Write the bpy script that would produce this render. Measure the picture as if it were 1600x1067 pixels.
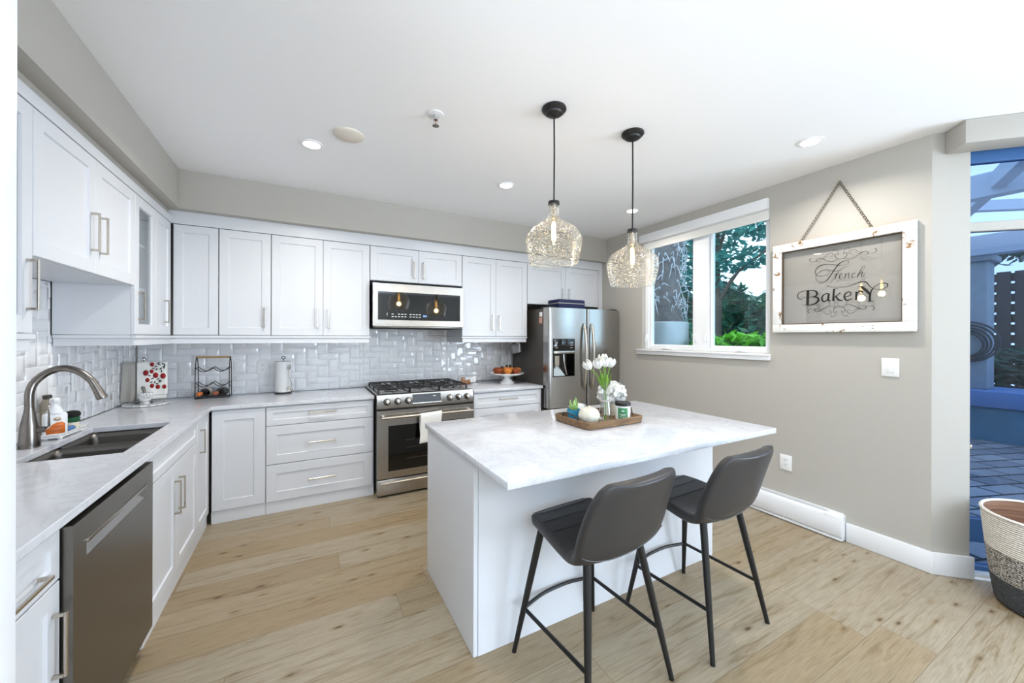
import bpy, bmesh, math, random
from mathutils import Vector, Matrix
from math import sin, cos, pi, radians

sc = bpy.context.scene
for o in list(bpy.data.objects):
    bpy.data.objects.remove(o)
COL = sc.collection

# ---------------------------------------------------------------- camera
YAW, ROLL = radians(28.45), radians(0.16)
fw = Vector((sin(YAW), cos(YAW), 0)); r0 = Vector((cos(YAW), -sin(YAW), 0)); u0 = Vector((0, 0, 1))
rt = r0 * cos(ROLL) + u0 * sin(ROLL); up = u0 * cos(ROLL) - r0 * sin(ROLL)
cam_data = bpy.data.cameras.new('camera'); cam = bpy.data.objects.new('camera', cam_data); COL.objects.link(cam)
cam_data.sensor_width = 36; cam_data.sensor_fit = 'HORIZONTAL'; cam_data.lens = 594 / 1600 * 36
cam_data.shift_y = -6.65 / 1600; cam_data.clip_start = 0.02
cam.matrix_world = Matrix(((rt.x, up.x, -fw.x, 0), (rt.y, up.y, -fw.y, 0), (rt.z, up.z, -fw.z, 1.45), (0, 0, 0, 1)))
sc.camera = cam
sc.view_settings.view_transform = 'Standard'; sc.view_settings.look = 'None'
sc.view_settings.exposure = 0.68; sc.view_settings.gamma = 1.0; sc.view_settings.use_curve_mapping = False
sc.cycles.use_denoising = True
sc.cycles.max_bounces = 10; sc.cycles.diffuse_bounces = 5; sc.cycles.glossy_bounces = 4
sc.cycles.transmission_bounces = 8; sc.cycles.transparent_max_bounces = 16
sc.cycles.caustics_reflective = False; sc.cycles.caustics_refractive = False
sc.cycles.sample_clamp_indirect = 6.0

# ---------------------------------------------------------------- sky and fill lamps
W = bpy.data.worlds.new('sky'); sc.world = W; W.use_nodes = True
bg = W.node_tree.nodes['Background']; bg.inputs[0].default_value = (0.76, 0.88, 1.0, 1); bg.inputs[1].default_value = 1.75

def area(name, loc, direction, sx, sy, power, color, spread=pi):
    l = bpy.data.lights.new(name, 'AREA'); l.shape = 'RECTANGLE'; l.size = sx; l.size_y = sy
    l.energy = power; l.color = color; l.spread = spread
    o = bpy.data.objects.new(name, l); COL.objects.link(o); o.location = loc
    o.rotation_euler = Vector(direction).to_track_quat('-Z', 'Y').to_euler()
    return o
FILL_COL = (0.70, 0.835, 1.0)
# fill lamps added at assumed unseen windows, aimed up to brighten the ceiling
area('fill_south', (.65, -4.02, 1.5), (0, 1, 2.2), 1.9, 2.0, 235, FILL_COL, radians(120))
area('fill_east', (4.97, -2.45, 1.4), (-1, 0.45, 0.7), 2.4, 2.0, 135, FILL_COL, radians(150))
area('fill_west', (-2.62, -1.8, 1.45), (1, 0.10, 1.7), 2.3, 2.0, 90, FILL_COL, radians(130))
# ---------------------------------------------------------------- material helpers
def lin(c):
    return tuple(((v / 255) / 12.92 if v / 255 <= 0.04045 else ((v / 255 + 0.055) / 1.055) ** 2.4) for v in c)
class NT:
    def __init__(s, name):
        s.m = bpy.data.materials.new(name); s.m.use_nodes = True; s.t = s.m.node_tree; s.n = s.t.nodes
        s.b = s.n['Principled BSDF']; s.out = s.n['Material Output']
    def node(s, ty, **kw):
        n = s.n.new(ty)
        for k, v in kw.items():
            if hasattr(n, k): setattr(n, k, v)
            else: n.inputs[k].default_value = v
        return n
    def link(s, a, b): s.t.links.new(a, b)
    def coords(s, scale=(1, 1, 1), rot=(0, 0, 0), kind='Object'):
        tc = s.node('ShaderNodeTexCoord'); mp = s.node('ShaderNodeMapping'); s.link(tc.outputs[kind], mp.inputs['Vector'])
        mp.inputs['Scale'].default_value = scale; mp.inputs['Rotation'].default_value = rot
        return mp.outputs[0]
    def noise(s, vec, scale, detail=4, rough=0.5, dist=0.0):
        n = s.node('ShaderNodeTexNoise'); n.inputs['Scale'].default_value = scale; n.inputs['Detail'].default_value = detail
        n.inputs['Roughness'].default_value = rough; n.inputs['Distortion'].default_value = dist
        if vec is not None: s.link(vec, n.inputs['Vector'])
        return n.outputs['Fac']
    def ramp(s, fac, stops):
        r = s.node('ShaderNodeValToRGB'); s.link(fac, r.inputs[0]); e = r.color_ramp.elements
        while len(e) < len(stops): e.new(0.5)
        for el, (p, c) in zip(e, stops): el.position = p; el.color = (*c, 1) if len(c) == 3 else c
        return r.outputs[0]
    def mix(s, fac, a, b, mode='MIX'):
        m = s.node('ShaderNodeMix'); m.data_type = 'RGBA'; m.blend_type = mode
        for i, v in ((0, fac), (6, a), (7, b)):
            if hasattr(v, 'is_linked'): s.link(v, m.inputs[i])
            elif i == 0: m.inputs[0].default_value = v
            else: m.inputs[i].default_value = (*v, 1)
        return m.outputs[2]
    def bump(s, h, strength=0.2, dist=0.01):
        b = s.node('ShaderNodeBump'); b.inputs['Strength'].default_value = strength; b.inputs['Distance'].default_value = dist
        s.link(h, b.inputs['Height']); s.link(b.outputs[0], s.b.inputs['Normal'])
def mat(name, rgb, rough=0.5, metal=0.0, spec=0.5, noise=None, srgb=True, coat=0.0, sheen=0.0, emit=None, estr=0.0):
    t = NT(name); c = lin(rgb) if srgb else rgb
    t.b.inputs['Base Color'].default_value = (*c, 1); t.b.inputs['Roughness'].default_value = rough
    t.b.inputs['Metallic'].default_value = metal; t.b.inputs['Specular IOR Level'].default_value = spec
    t.b.inputs['Coat Weight'].default_value = coat; t.b.inputs['Sheen Weight'].default_value = sheen
    if emit:
        t.b.inputs['Emission Color'].default_value = (*lin(emit), 1); t.b.inputs['Emission Strength'].default_value = estr
    if noise:
        sc_, amt, bs = noise
        v = t.coords(); f = t.noise(v, sc_, 5, 0.6)
        col = t.mix(f, tuple(x * (1 - amt) for x in c), tuple(min(1, x * (1 + amt)) for x in c)); t.link(col, t.b.inputs['Base Color'])
        if bs: t.bump(f, bs, 0.004)
    return t.m
def brushed(name, rgb, rough=0.28, stretch=(1, 1, 60), amt=0.10):
    t = NT(name); c = lin(rgb); v = t.coords(stretch); f = t.noise(v, 6, 6, 0.7)
    t.link(t.mix(f, tuple(x * (1 - amt) for x in c), tuple(min(1, x * (1 + amt)) for x in c)), t.b.inputs['Base Color'])
    t.b.inputs['Metallic'].default_value = 1; 
    r = t.node('ShaderNodeMapRange'); t.link(f, r.inputs[0]); r.inputs[3].default_value = rough - 0.05; r.inputs[4].default_value = rough + 0.08
    t.link(r.outputs[0], t.b.inputs['Roughness']); t.bump(f, 0.02, 0.001)
    return t.m
def thin_glass(name, tint=(1, 1, 1), refl=0.9, ior=1.45, rough=0.0, bumpscale=None, bstr=0.5, facing=0.0):
    """thin pane: straight-through tinted transparency plus a fresnel reflection"""
    t = NT(name); t.n.remove(t.b)
    tr = t.node('ShaderNodeBsdfTransparent'); tr.inputs[0].default_value = (*tint, 1)
    gl = t.node('ShaderNodeBsdfGlossy'); gl.inputs['Color'].default_value = (refl, refl, refl, 1); gl.inputs['Roughness'].default_value = rough
    lw = t.node('ShaderNodeLayerWeight'); lw.inputs['Blend'].default_value = 0.5
    pw = t.node('ShaderNodeMath'); pw.operation = 'POWER'; t.link(lw.outputs['Facing'], pw.inputs[0]); pw.inputs[1].default_value = 4.0
    fr = t.node('ShaderNodeMath'); fr.operation = 'MULTIPLY_ADD'; fr.use_clamp = True; t.link(pw.outputs[0], fr.inputs[0])
    f0 = ((ior - 1) / (ior + 1)) ** 2; fr.inputs[1].default_value = 0.75; fr.inputs[2].default_value = f0 + facing
    mx = t.node('ShaderNodeMixShader'); t.link(fr.outputs[0], mx.inputs[0])
    t.link(tr.outputs[0], mx.inputs[1]); t.link(gl.outputs[0], mx.inputs[2])
    t.link(mx.outputs[0], t.out.inputs[0])
    if bumpscale:
        vo = t.node('ShaderNodeTexVoronoi'); vo.inputs['Scale'].default_value = bumpscale; t.link(t.coords(), vo.inputs['Vector'])
        b = t.node('ShaderNodeBump'); b.inputs['Strength'].default_value = bstr; b.inputs['Distance'].default_value = 0.01
        if facing:
            sp = t.node('ShaderNodeMapRange'); t.link(vo.outputs['Distance'], sp.inputs[0]); sp.inputs[1].default_value = 0.0; sp.inputs[2].default_value = 0.6; sp.inputs[3].default_value = f0 + facing * 3.2; sp.inputs[4].default_value = f0
            t.link(sp.outputs[0], fr.inputs[2])
        t.link(vo.outputs['Distance'], b.inputs['Height']); t.link(b.outputs[0], gl.inputs['Normal']); t.link(b.outputs[0], lw.inputs['Normal'])
    return t.m

M = {}
M['wall'] = mat('greige wall paint', (183, 179, 171), 0.62, noise=(40, 0.012, 0.03))
M['ceiling'] = mat('ceiling paint', (246, 246, 247), 0.8)
M['trim'] = mat('white trim paint', (240, 241, 243), 0.4)
M['cab'] = mat('white cabinet lacquer', (217, 219, 223), 0.32)
M['cabin'] = mat('cabinet interior', (225, 225, 225), 0.5)
M['black'] = mat('black metal', (16, 15, 15), 0.42)
M['iron'] = mat('cast iron', (22, 22, 23), 0.55, noise=(200, 0.2, 0.1))
M['blackgloss'] = mat('black glass', (6, 6, 7), 0.04, spec=0.6)
M['gap'] = mat('dark gap', (14, 13, 12), 0.8)
M['steel'] = brushed('brushed stainless', (176, 172, 166), 0.24, (60, 1, 1))
M['steelv'] = brushed('brushed stainless vertical', (172, 170, 167), 0.20, (60, 60, 1))
M['steeld'] = brushed('dark stainless', (126, 122, 116), 0.30, (1, 1, 40))
M['sink'] = brushed('sink stainless', (120, 117, 112), 0.34, (40, 1, 1))
M['fridgeside'] = mat('fridge dark side', (72, 68, 64), 0.42, 0.2, noise=(300, 0.05, 0.02))
M['nickel'] = mat('brushed nickel', (196, 188, 176), 0.26, 1.0)
M['chrome'] = mat('chrome', (215, 215, 215), 0.12, 1.0)
M['faucet'] = mat('spot resist stainless', (132, 126, 120), 0.24, 1.0)
M['plastic'] = mat('white plastic', (240, 240, 240), 0.35)
M['darkslot'] = mat('outlet slot', (60, 60, 62), 0.6)
M['led'] = mat('downlight lens', (255, 250, 240), 0.5, emit=(255, 240, 215), estr=9)
M['bulb'] = mat('filament bulb glow', (255, 220, 150), 0.5, emit=(255, 196, 110), estr=16)
M['glass'] = thin_glass('clear window glass', (0.86, 0.96, 1.0), 0.7)
M['doorglass'] = thin_glass('patio glass with blue light tint', (0.52, 0.62, 0.76), 0.8)  # tint stands in for the blue light outdoors
M['cabglass'] = thin_glass('cabinet glass', (0.9, 0.92, 0.92), 0.9)
M['signglass'] = thin_glass('old window glass', (0.95, 0.95, 0.95), 0.9, facing=0.02)
M['pendglass'] = thin_glass('hammered pendant glass', (0.95, 0.92, 0.85), 1.0, 1.5, 0.02, 85, 1.0, 0.13)
M['vaseglass'] = thin_glass('vase glass', (0.88, 0.91, 0.90), 1.0, 1.5, 0.0, facing=0.10)
M['plasticwrap'] = thin_glass('clear bag', (0.95, 0.95, 0.95), 1.0, 1.6, 0.15, 60, 0.6, 0.08)
M['leather'] = mat('grey faux leather', (52, 50, 50), 0.40, noise=(260, 0.06, 0.06), spec=0.45)
M['cloth'] = mat('white cotton', (236, 235, 230), 0.9, noise=(220, 0.03, 0.25), sheen=0.2)
M['clothgrey'] = mat('grey linen', (176, 172, 164), 0.92, noise=(220, 0.06, 0.3), sheen=0.2)
M['stripe'] = mat('grey stripe', (90, 92, 98), 0.9)
M['red'] = mat('pomegranate red', (150, 26, 30), 0.8)
M['leafprint'] = mat('printed dark green', (38, 58, 44), 0.8)
M['ceramic'] = mat('white ceramic', (240, 240, 238), 0.2, coat=0.4)
M['wine'] = mat('dark wine bottle glass', (22, 14, 14), 0.08, spec=0.7)
M['labelorange'] = mat('orange label', (214, 112, 40), 0.5)
M['labelcream'] = mat('cream label', (226, 214, 196), 0.6)
M['labelgreen'] = mat('green candle label', (70, 140, 92), 0.5)
M['greenband'] = mat('dark green band', (26, 88, 52), 0.6)
M['bristle'] = mat('black bristle', (22, 21, 20), 0.9)
M['blue'] = mat('blue pot glaze', (50, 140, 176), 0.3)
M['bluecloth'] = mat('blue checked cloth', (84, 120, 170), 0.9, noise=(120, 0.5, 0.1))
M['navy'] = mat('navy canvas', (28, 36, 74), 0.8, noise=(300, 0.1, 0.2))
M['green'] = mat('succulent green', (150, 186, 110), 0.5)
M['stem'] = mat('tulip leaf green', (104, 142, 42), 0.5)
M['petal'] = mat('white petal', (226, 226, 222), 0.6)
M['pumpkin'] = mat('cream pumpkin glaze', (208, 205, 190), 0.55, noise=(60, 0.06, 0.1))
M['potcream'] = mat('cream mottled pot', (222, 212, 192), 0.7, noise=(50, 0.12, 0.1))
M['oldpaint'] = None
M['muffin'] = mat('baked orange', (206, 126, 54), 0.8, noise=(60, 0.25, 0.3))
M['muffind'] = mat('baked brown', (140, 66, 30), 0.8, noise=(60, 0.25, 0.3))
M['choc'] = mat('chocolate', (48, 30, 30), 0.5)
M['bread'] = mat('brown bread', (150, 98, 40), 0.8, noise=(80, 0.2, 0.3))
M['paper'] = mat('paper towel', (242, 242, 240), 0.95, noise=(160, 0.02, 0.3))
M['copper'] = mat('copper brown', (150, 84, 56), 0.5)
M['ropewhite'] = None
M['concrete'] = mat('patio concrete', (150, 160, 166), 0.9, noise=(9, 0.18, 0.2))
M['pergola'] = mat('painted pergola beam', (196, 204, 214), 0.6)
M['framebluelit'] = mat('blue-lit door frame', (62, 104, 156), 0.45)  # pale frame with the blue outdoor light put into its colour
M['capbluelit'] = mat('cap in blue shade colour', (92, 132, 186), 0.6)  # concrete cap, blue of the shade put into its colour
M['wallbluelit'] = mat('mottled blue-lit wall face', (78, 128, 150), 0.9, noise=(5, 0.3, 0.2))  # mottled concrete, blue outdoor light mixed into the base colour
M['lattice'] = mat('dark fence boards', (62, 58, 60), 0.85, noise=(20, 0.3, 0.2))
M['hose'] = mat('garden hose', (52, 60, 66), 0.6)
M['soil'] = mat('garden soil', (70, 62, 50), 1.0, noise=(12, 0.4, 0.4))
M['bark'] = mat('fibrous bark', (120, 112, 112), 0.95, noise=(14, 0.5, 0.8))
M['fibre'] = mat('pale bark fibre', (196, 198, 206), 0.9)
M['sheet'] = mat('galvanised planter', (170, 174, 178), 0.4, 0.6, noise=(3, 0.15, 0.0))
M['branch'] = mat('branch', (92, 84, 76), 0.9)
M['palewood'] = mat('weathered stone', (214, 216, 214), 0.9)

def leafmat(name, a, b, c, scale=3.0):
    t = NT(name); f = t.noise(t.coords(), scale, 3, 0.6)
    t.link(t.ramp(f, [(0.3, lin(a)), (0.5, lin(b)), (0.72, lin(c))]), t.b.inputs['Base Color'])
    t.b.inputs['Roughness'].default_value = 0.45
    tl = t.node('ShaderNodeBsdfTranslucent'); tl.inputs[0].default_value = (*lin(b), 1)
    mx = t.node('ShaderNodeMixShader'); mx.inputs[0].default_value = 0.3
    t.link(t.b.outputs[0], mx.inputs[1]); t.link(tl.outputs[0], mx.inputs[2]); t.link(mx.outputs[0], t.out.inputs[0])
    return t.m
M['leafteal'] = leafmat('maple leaves', (30, 92, 96), (60, 142, 136), (120, 190, 170))
M['leafhedge'] = leafmat('hedge leaves', (24, 70, 66), (52, 116, 96), (120, 164, 110))
M['leaflime'] = leafmat('bright shrub leaves', (52, 128, 30), (110, 190, 40), (160, 220, 70))
M['leafdark'] = leafmat('shade shrub leaves', (30, 62, 58), (62, 104, 90), (140, 170, 150))

def floor_mat():
    t = NT('light oak planks')
    PW, PL = 0.20, 2.05
    v = t.coords((1, 1, 1))
    sp = t.node('ShaderNodeSeparateXYZ'); t.link(v, sp.inputs[0])
    def mth(op, a, b=None, c=None):
        m = t.node('ShaderNodeMath'); m.operation = op
        for i, q in enumerate((a, b, c)):
            if q is None: continue
            if hasattr(q, 'is_linked'): t.link(q, m.inputs[i])
            else: m.inputs[i].default_value = q
        return m.outputs[0]
    row = mth('FLOOR', mth('DIVIDE', sp.outputs['Y'], PW))
    off = mth('MULTIPLY', mth('FRACT', mth('MULTIPLY', mth('SINE', mth('MULTIPLY', row, 12.9898)), 4375.85)), PL)
    cb = t.node('ShaderNodeCombineXYZ'); t.link(mth('ADD', sp.outputs['X'], off), cb.inputs[0]); t.link(sp.outputs['Y'], cb.inputs[1])
    vs_ = cb.outputs[0]
    br = t.node('ShaderNodeTexBrick'); t.link(vs_, br.inputs['Vector'])
    br.offset = 0; br.squash = 1
    br.inputs['Scale'].default_value = 1; br.inputs['Brick Width'].default_value = PL; br.inputs['Row Height'].default_value = PW
    br.inputs['Mortar Size'].default_value = 0.0014; br.inputs['Mortar Smooth'].default_value = 0.2; br.inputs['Bias'].default_value = 0
    br.inputs['Color1'].default_value = (0, 0, 0, 1); br.inputs['Color2'].default_value = (1, 1, 1, 1); br.inputs['Mortar'].default_value = (0.5, 0.5, 0.5, 1)
    tone = t.ramp(br.outputs['Color'], [(0.0, lin((148, 128, 97))), (0.3, lin((156, 142, 118))), (0.6, lin((159, 147, 127))), (0.85, lin((153, 137, 111))), (1.0, lin((134, 112, 80)))])
    sh = t.node('ShaderNodeVectorMath'); sh.operation = 'MULTIPLY_ADD'; t.link(br.outputs['Color'], sh.inputs[0]); sh.inputs[1].default_value = (17.3, 9.1, 5.7); t.link(vs_, sh.inputs[2])
    def mapped(s):
        mp = t.node('ShaderNodeMapping'); t.link(sh.outputs[0], mp.inputs[0]); mp.inputs['Scale'].default_value = s; return mp.outputs[0]
    g = t.noise(mapped((0.75, 9, 1)), 2.4, 9, 0.66, 1.1)
    gr = t.ramp(g, [(0.24, (0.46, 0.38, 0.28)), (0.36, (0.74, 0.67, 0.56)), (0.45, (0.98, 0.97, 0.95)), (0.56, (1.08, 1.08, 1.10)), (0.70, (0.78, 0.70, 0.58))])
    col = t.mix(1.0, tone, gr, 'MULTIPLY')
    fine = t.ramp(t.noise(mapped((3, 60, 1)), 3, 4, 0.6), [(0.3, (0.80, 0.78, 0.75)), (0.6, (1.03, 1.03, 1.03))])
    col = t.mix(1.0, col, fine, 'MULTIPLY')
    vo = t.node('ShaderNodeTexVoronoi'); t.link(mapped((1.2, 3.4, 1)), vo.inputs['Vector']); vo.inputs['Scale'].default_value = 3.6
    kn = t.ramp(vo.outputs['Distance'], [(0.0, (0.14, 0.09, 0.05)), (0.05, (0.28, 0.20, 0.13)), (0.13, (0.86, 0.80, 0.70)), (0.24, (1, 1, 1))])
    sel = t.ramp(t.noise(v, 1.9, 1), [(0.40, (0, 0, 0)), (0.46, (1, 1, 1))])
    col = t.mix(sel, col, t.mix(1.0, col, kn, 'MULTIPLY'))
    seam = t.ramp(br.outputs['Fac'], [(0.0, (1, 1, 1)), (1.0, (0.55, 0.48, 0.40))])
    col = t.mix(1.0, col, seam, 'MULTIPLY')
    t.link(col, t.b.inputs['Base Color']); t.b.inputs['Roughness'].default_value = 0.42
    t.bump(g, 0.05, 0.002)
    return t.m
M['floor'] = floor_mat()
def quartz():
    t = NT('white quartz'); v = t.coords()
    w = t.noise(v, 3.0, 8, 0.7, 1.6)
    vein = t.ramp(w, [(0.40, lin((212, 214, 219))), (0.49, lin((208, 209, 214))), (0.505, lin((199, 200, 205))), (0.54, lin((212, 214, 219)))])
    sp = t.ramp(t.noise(v, 26, 5, 0.7), [(0.30, (0.95, 0.95, 0.955)), (0.42, (1, 1, 1))])
    t.link(t.mix(1.0, vein, sp, 'MULTIPLY'), t.b.inputs['Base Color']); t.b.inputs['Roughness'].default_value = 0.12
    return t.m
M['quartz'] = quartz()
def tile():
    t = NT('handmade glazed tile'); v = t.coords()
    f = t.noise(v, 7, 3, 0.5)
    t.link(t.ramp(f, [(0.3, lin((234, 234, 236))), (0.7, lin((244, 244, 245)))]), t.b.inputs['Base Color'])
    t.b.inputs['Roughness'].default_value = 0.07; t.b.inputs['Coat Weight'].default_value = 0.3; t.b.inputs['Coat Roughness'].default_value = 0.03
    t.bump(t.noise(v, 16, 2, 0.4), 0.10, 0.02)
    return t.m
M['tile'] = tile()
M['grout'] = mat('grout', (168, 164, 160), 0.9)
def marble():
    t = NT('marble'); w = t.noise(t.coords(), 8, 8, 0.7, 2.5)
    t.link(t.ramp(w, [(0.44, lin((238, 238, 236))), (0.5, lin((130, 132, 138))), (0.53, lin((238, 238, 236)))]), t.b.inputs['Base Color']); t.b.inputs['Roughness'].default_value = 0.2
    return t.m
M['marble'] = marble()
def chipped():
    t = NT('chipped white paint on wood'); v = t.coords()
    f = t.noise(v, 9, 8, 0.75, 0.5)
    t.link(t.ramp(f, [(0.0, lin((112, 80, 46))), (0.40, lin((140, 104, 64))), (0.415, lin((236, 236, 232))), (1.0, lin((240, 240, 238)))]), t.b.inputs['Base Color'])
    t.b.inputs['Roughness'].default_value = 0.7; t.bump(f, 0.4, 0.004)
    return t.m
M['oldpaint'] = chipped()
def wood(name, a, b, stretch=(2, 14, 14)):
    t = NT(name); f = t.noise(t.coords(stretch), 3, 8, 0.65, 0.8)
    t.link(t.ramp(f, [(0.3, lin(a)), (0.7, lin(b))]), t.b.inputs['Base Color']); t.b.inputs['Roughness'].default_value = 0.5; t.bump(f, 0.1, 0.002)
    return t.m
M['traywood'] = wood('walnut tray', (84, 60, 38), (140, 108, 72))
M['oakbar'] = wood('oak dowel', (170, 132, 84), (206, 170, 118))
def basket(name, a, b, sc_=90):
    t = NT(name); v = t.coords()
    w = t.node('ShaderNodeTexWave'); w.bands_direction = 'Z'; w.inputs['Scale'].default_value = 28; w.inputs['Distortion'].default_value = 0.6; w.inputs['Detail'].default_value = 2
    t.link(v, w.inputs['Vector']); f = t.noise(v, sc_, 3, 0.7)
    t.link(t.ramp(f, [(0.42, lin(a)), (0.55, lin(b))]), t.b.inputs['Base Color']); t.b.inputs['Roughness'].default_value = 0.95; t.bump(w.outputs['Fac'], 0.7, 0.01)
    return t.m
M['ropewhite'] = basket('cream cotton rope', (226, 220, 210), (238, 234, 226))
M['ropemix'] = basket('black and cream twisted rope', (58, 56, 56), (200, 194, 186), 130)
M['ropegrey'] = basket('charcoal rope', (62, 64, 68), (78, 80, 84))
M['ropein'] = wood('slatted wicker lining', (92, 62, 46), (156, 116, 90), (1, 1, 40))
def pavers():
    t = NT('concrete pavers'); v = t.coords((1, 1, 1), (0, 0, 0.35))
    br = t.node('ShaderNodeTexBrick'); t.link(v, br.inputs['Vector']); br.inputs['Scale'].default_value = 1
    br.inputs['Brick Width'].default_value = 0.42; br.inputs['Row Height'].default_value = 0.21; br.inputs['Mortar Size'].default_value = 0.013
    br.inputs['Color1'].default_value = (*lin((170, 170, 174)), 1); br.inputs['Color2'].default_value = (*lin((120, 123, 132)), 1); br.inputs['Mortar'].default_value = (*lin((40, 44, 52)), 1)
    f = t.ramp(t.noise(v, 14, 5, 0.7), [(0.3, (0.8, 0.8, 0.8)), (0.7, (1, 1, 1))])
    t.link(t.mix(1.0, br.outputs['Color'], f, 'MULTIPLY'), t.b.inputs['Base Color']); t.b.inputs['Roughness'].default_value = 0.9
    return t.m
M['pavers'] = pavers()

# ---------------------------------------------------------------- mesh helpers
class MB:
    def __init__(s): s.bm = bmesh.new()
    def _xf(s, vs, T):
        if T is not None: bmesh.ops.transform(s.bm, matrix=T, verts=vs)
    def box(s, a, b, bev=0.0, seg=2, T=None):
        a, b = Vector(a), Vector(b); lo = Vector(map(min, a, b)); hi = Vector(map(max, a, b))
        r = bmesh.ops.create_cube(s.bm, size=1.0); vs = r['verts']
        for v in vs: v.co = Vector((lo[i] + (v.co[i] + 0.5) * (hi[i] - lo[i]) for i in range(3)))
        if bev:
            es = list({e for v in vs for e in v.link_edges})
            g = bmesh.ops.bevel(s.bm, geom=es, offset=bev, segments=seg, affect='EDGES', profile=0.5)
            vs = list({v for f in g['faces'] for v in f.verts} | {v for v in vs if v.is_valid})
            # every vert connected
            seen = set(vs); st = list(vs)
            while st:
                v = st.pop()
                for e in v.link_edges:
                    o = e.other_vert(v)
                    if o not in seen: seen.add(o); st.append(o)
            vs = list(seen)
        s._xf(vs, T); return s
    def ring(s, pts): return [s.bm.verts.new(p) for p in pts]
    def bridge(s, A, B, close=True):
        n = len(A)
        for i in range(n if close else n - 1):
            j = (i + 1) % n
            try: s.bm.faces.new((A[i], A[j], B[j], B[i]))
            except ValueError: pass
    def face(s, vs):
        try: s.bm.faces.new(vs)
        except ValueError: pass
    def tube(s, pts, r, n=8, closed=False, cap=True, flat=1.0):
        pts = [Vector(p) for p in pts]; m = len(pts); rs = r if isinstance(r, (list, tuple)) else [r] * m
        tan = []
        for i in range(m):
            a = pts[(i - 1) % m] if (closed or i > 0) else pts[i]; b = pts[(i + 1) % m] if (closed or i < m - 1) else pts[i]
            tan.append((b - a).normalized())
        ref = Vector((0, 0, 1)) if abs(tan[0].z) < 0.9 else Vector((1, 0, 0))
        nx = tan[0].cross(ref).normalized(); rings = []
        for i in range(m):
            nx = (nx - tan[i] * nx.dot(tan[i])).normalized(); ny = tan[i].cross(nx)
            rings.append(s.ring([pts[i] + (nx * cos(2 * pi * k / n) + ny * sin(2 * pi * k / n) * flat) * rs[i] for k in range(n)]))
        for i in range(m - 1): s.bridge(rings[i], rings[i + 1])
        if closed: s.bridge(rings[-1], rings[0])
        elif cap: s.face(rings[0][::-1]); s.face(rings[-1])
        return s
    def cyl(s, p0, p1, r0, r1=None, n=20): return s.tube([p0, p1], [r0, r0 if r1 is None else r1], n)
    def lathe(s, prof, n=32, c=(0, 0, 0), capb=True, capt=True, sx=1.0, sy=1.0, T=None, wob=None):
        c = Vector(c); rings = []
        for r, z in prof:
            rr = []
            for k in range(n):
                a = 2 * pi * k / n; q = r * (wob(a, z) if wob else 1)
                p = Vector((c.x + q * cos(a) * sx, c.y + q * sin(a) * sy, c.z + z)); rr.append(T @ p if T is not None else p)
            rings.append(s.ring(rr))
        for i in range(len(rings) - 1): s.bridge(rings[i], rings[i + 1])
        if capb: s.face(rings[0][::-1])
        if capt: s.face(rings[-1])
        return s
    def prism(s, poly, z0, z1, T=None):
        A = s.ring([(x, y, z0) for x, y in poly]); B = s.ring([(x, y, z1) for x, y in poly])
        s.face(A[::-1]); s.face(B); s.bridge(A, B); s._xf(A + B, T); return s
    def grid(s, f, nu, nv, closeu=False):
        R = [[s.bm.verts.new(f(i / (nu if closeu else nu - 1), j / (nv - 1))) for i in range(nu)] for j in range(nv)]
        for j in range(nv - 1): s.bridge(R[j], R[j + 1], closeu)
        return R
    def sphere(s, c, r, sx=1, sy=1, sz=1, nu=20, nv=12, T=None):
        return s.lathe([(r * sin(pi * (i + 0.02) / (nv + .04)), -r * sz * cos(pi * (i + 0.02) / (nv + .04))) for i in range(nv + 1)], nu, c, sx=sx, sy=sy, T=T)
    def build(s, name, m, parent=None, loc=None, rotz=0.0, smooth=True, ang=35, fix=True, solid=0.0, sub=0, kind=None, recalc=True):
        if recalc: bmesh.ops.recalc_face_normals(s.bm, faces=s.bm.faces)
        me = bpy.data.meshes.new(name); s.bm.to_mesh(me); s.bm.free()
        if smooth and len(me.polygons):
            me.polygons.foreach_set('use_smooth', [True] * len(me.polygons)); me.set_sharp_from_angle(angle=radians(ang))
        o = bpy.data.objects.new(name, me); COL.objects.link(o)
        me.materials.append(m)
        if parent is not None: o.parent = parent
        if loc is not None: o.location = loc
        o.rotation_euler.z = rotz
        if solid:
            q = o.modifiers.new('thickness', 'SOLIDIFY'); q.thickness = abs(solid); q.offset = 1 if solid > 0 else -1
        if sub:
            q = o.modifiers.new('smooth', 'SUBSURF'); q.levels = sub; q.render_levels = sub
        if kind: o['kind'] = kind
        return o
def thing(name, label, cat, loc=(0, 0, 0), rotz=0.0, group=None):
    o = bpy.data.objects.new(name, None); COL.objects.link(o); o.empty_display_size = 0.05
    o.location = loc; o.rotation_euler = (0, 0, rotz); o['label'] = label; o['category'] = cat
    if group: o['group'] = group
    return o
def tag(o, label, cat, group=None, kind=None):
    o['label'] = label; o['category'] = cat
    if group: o['group'] = group
    if kind: o['kind'] = kind
    return o
def box(name, a, b, m, parent=None, bev=0.0, kind=None, seg=2):
    return MB().box(a, b, bev, seg).build(name, m, parent, kind=kind)
def dup(root, loc, rotz=None, label=None):
    r = root.copy(); COL.objects.link(r); r.location = loc
    if rotz is not None: r.rotation_euler.z = rotz
    if label: r['label'] = label
    for ch in list(root.children):
        c = ch.copy(); COL.objects.link(c); c.parent = r
        for g in list(ch.children):
            d = g.copy(); COL.objects.link(d); d.parent = c
    return r
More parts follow.
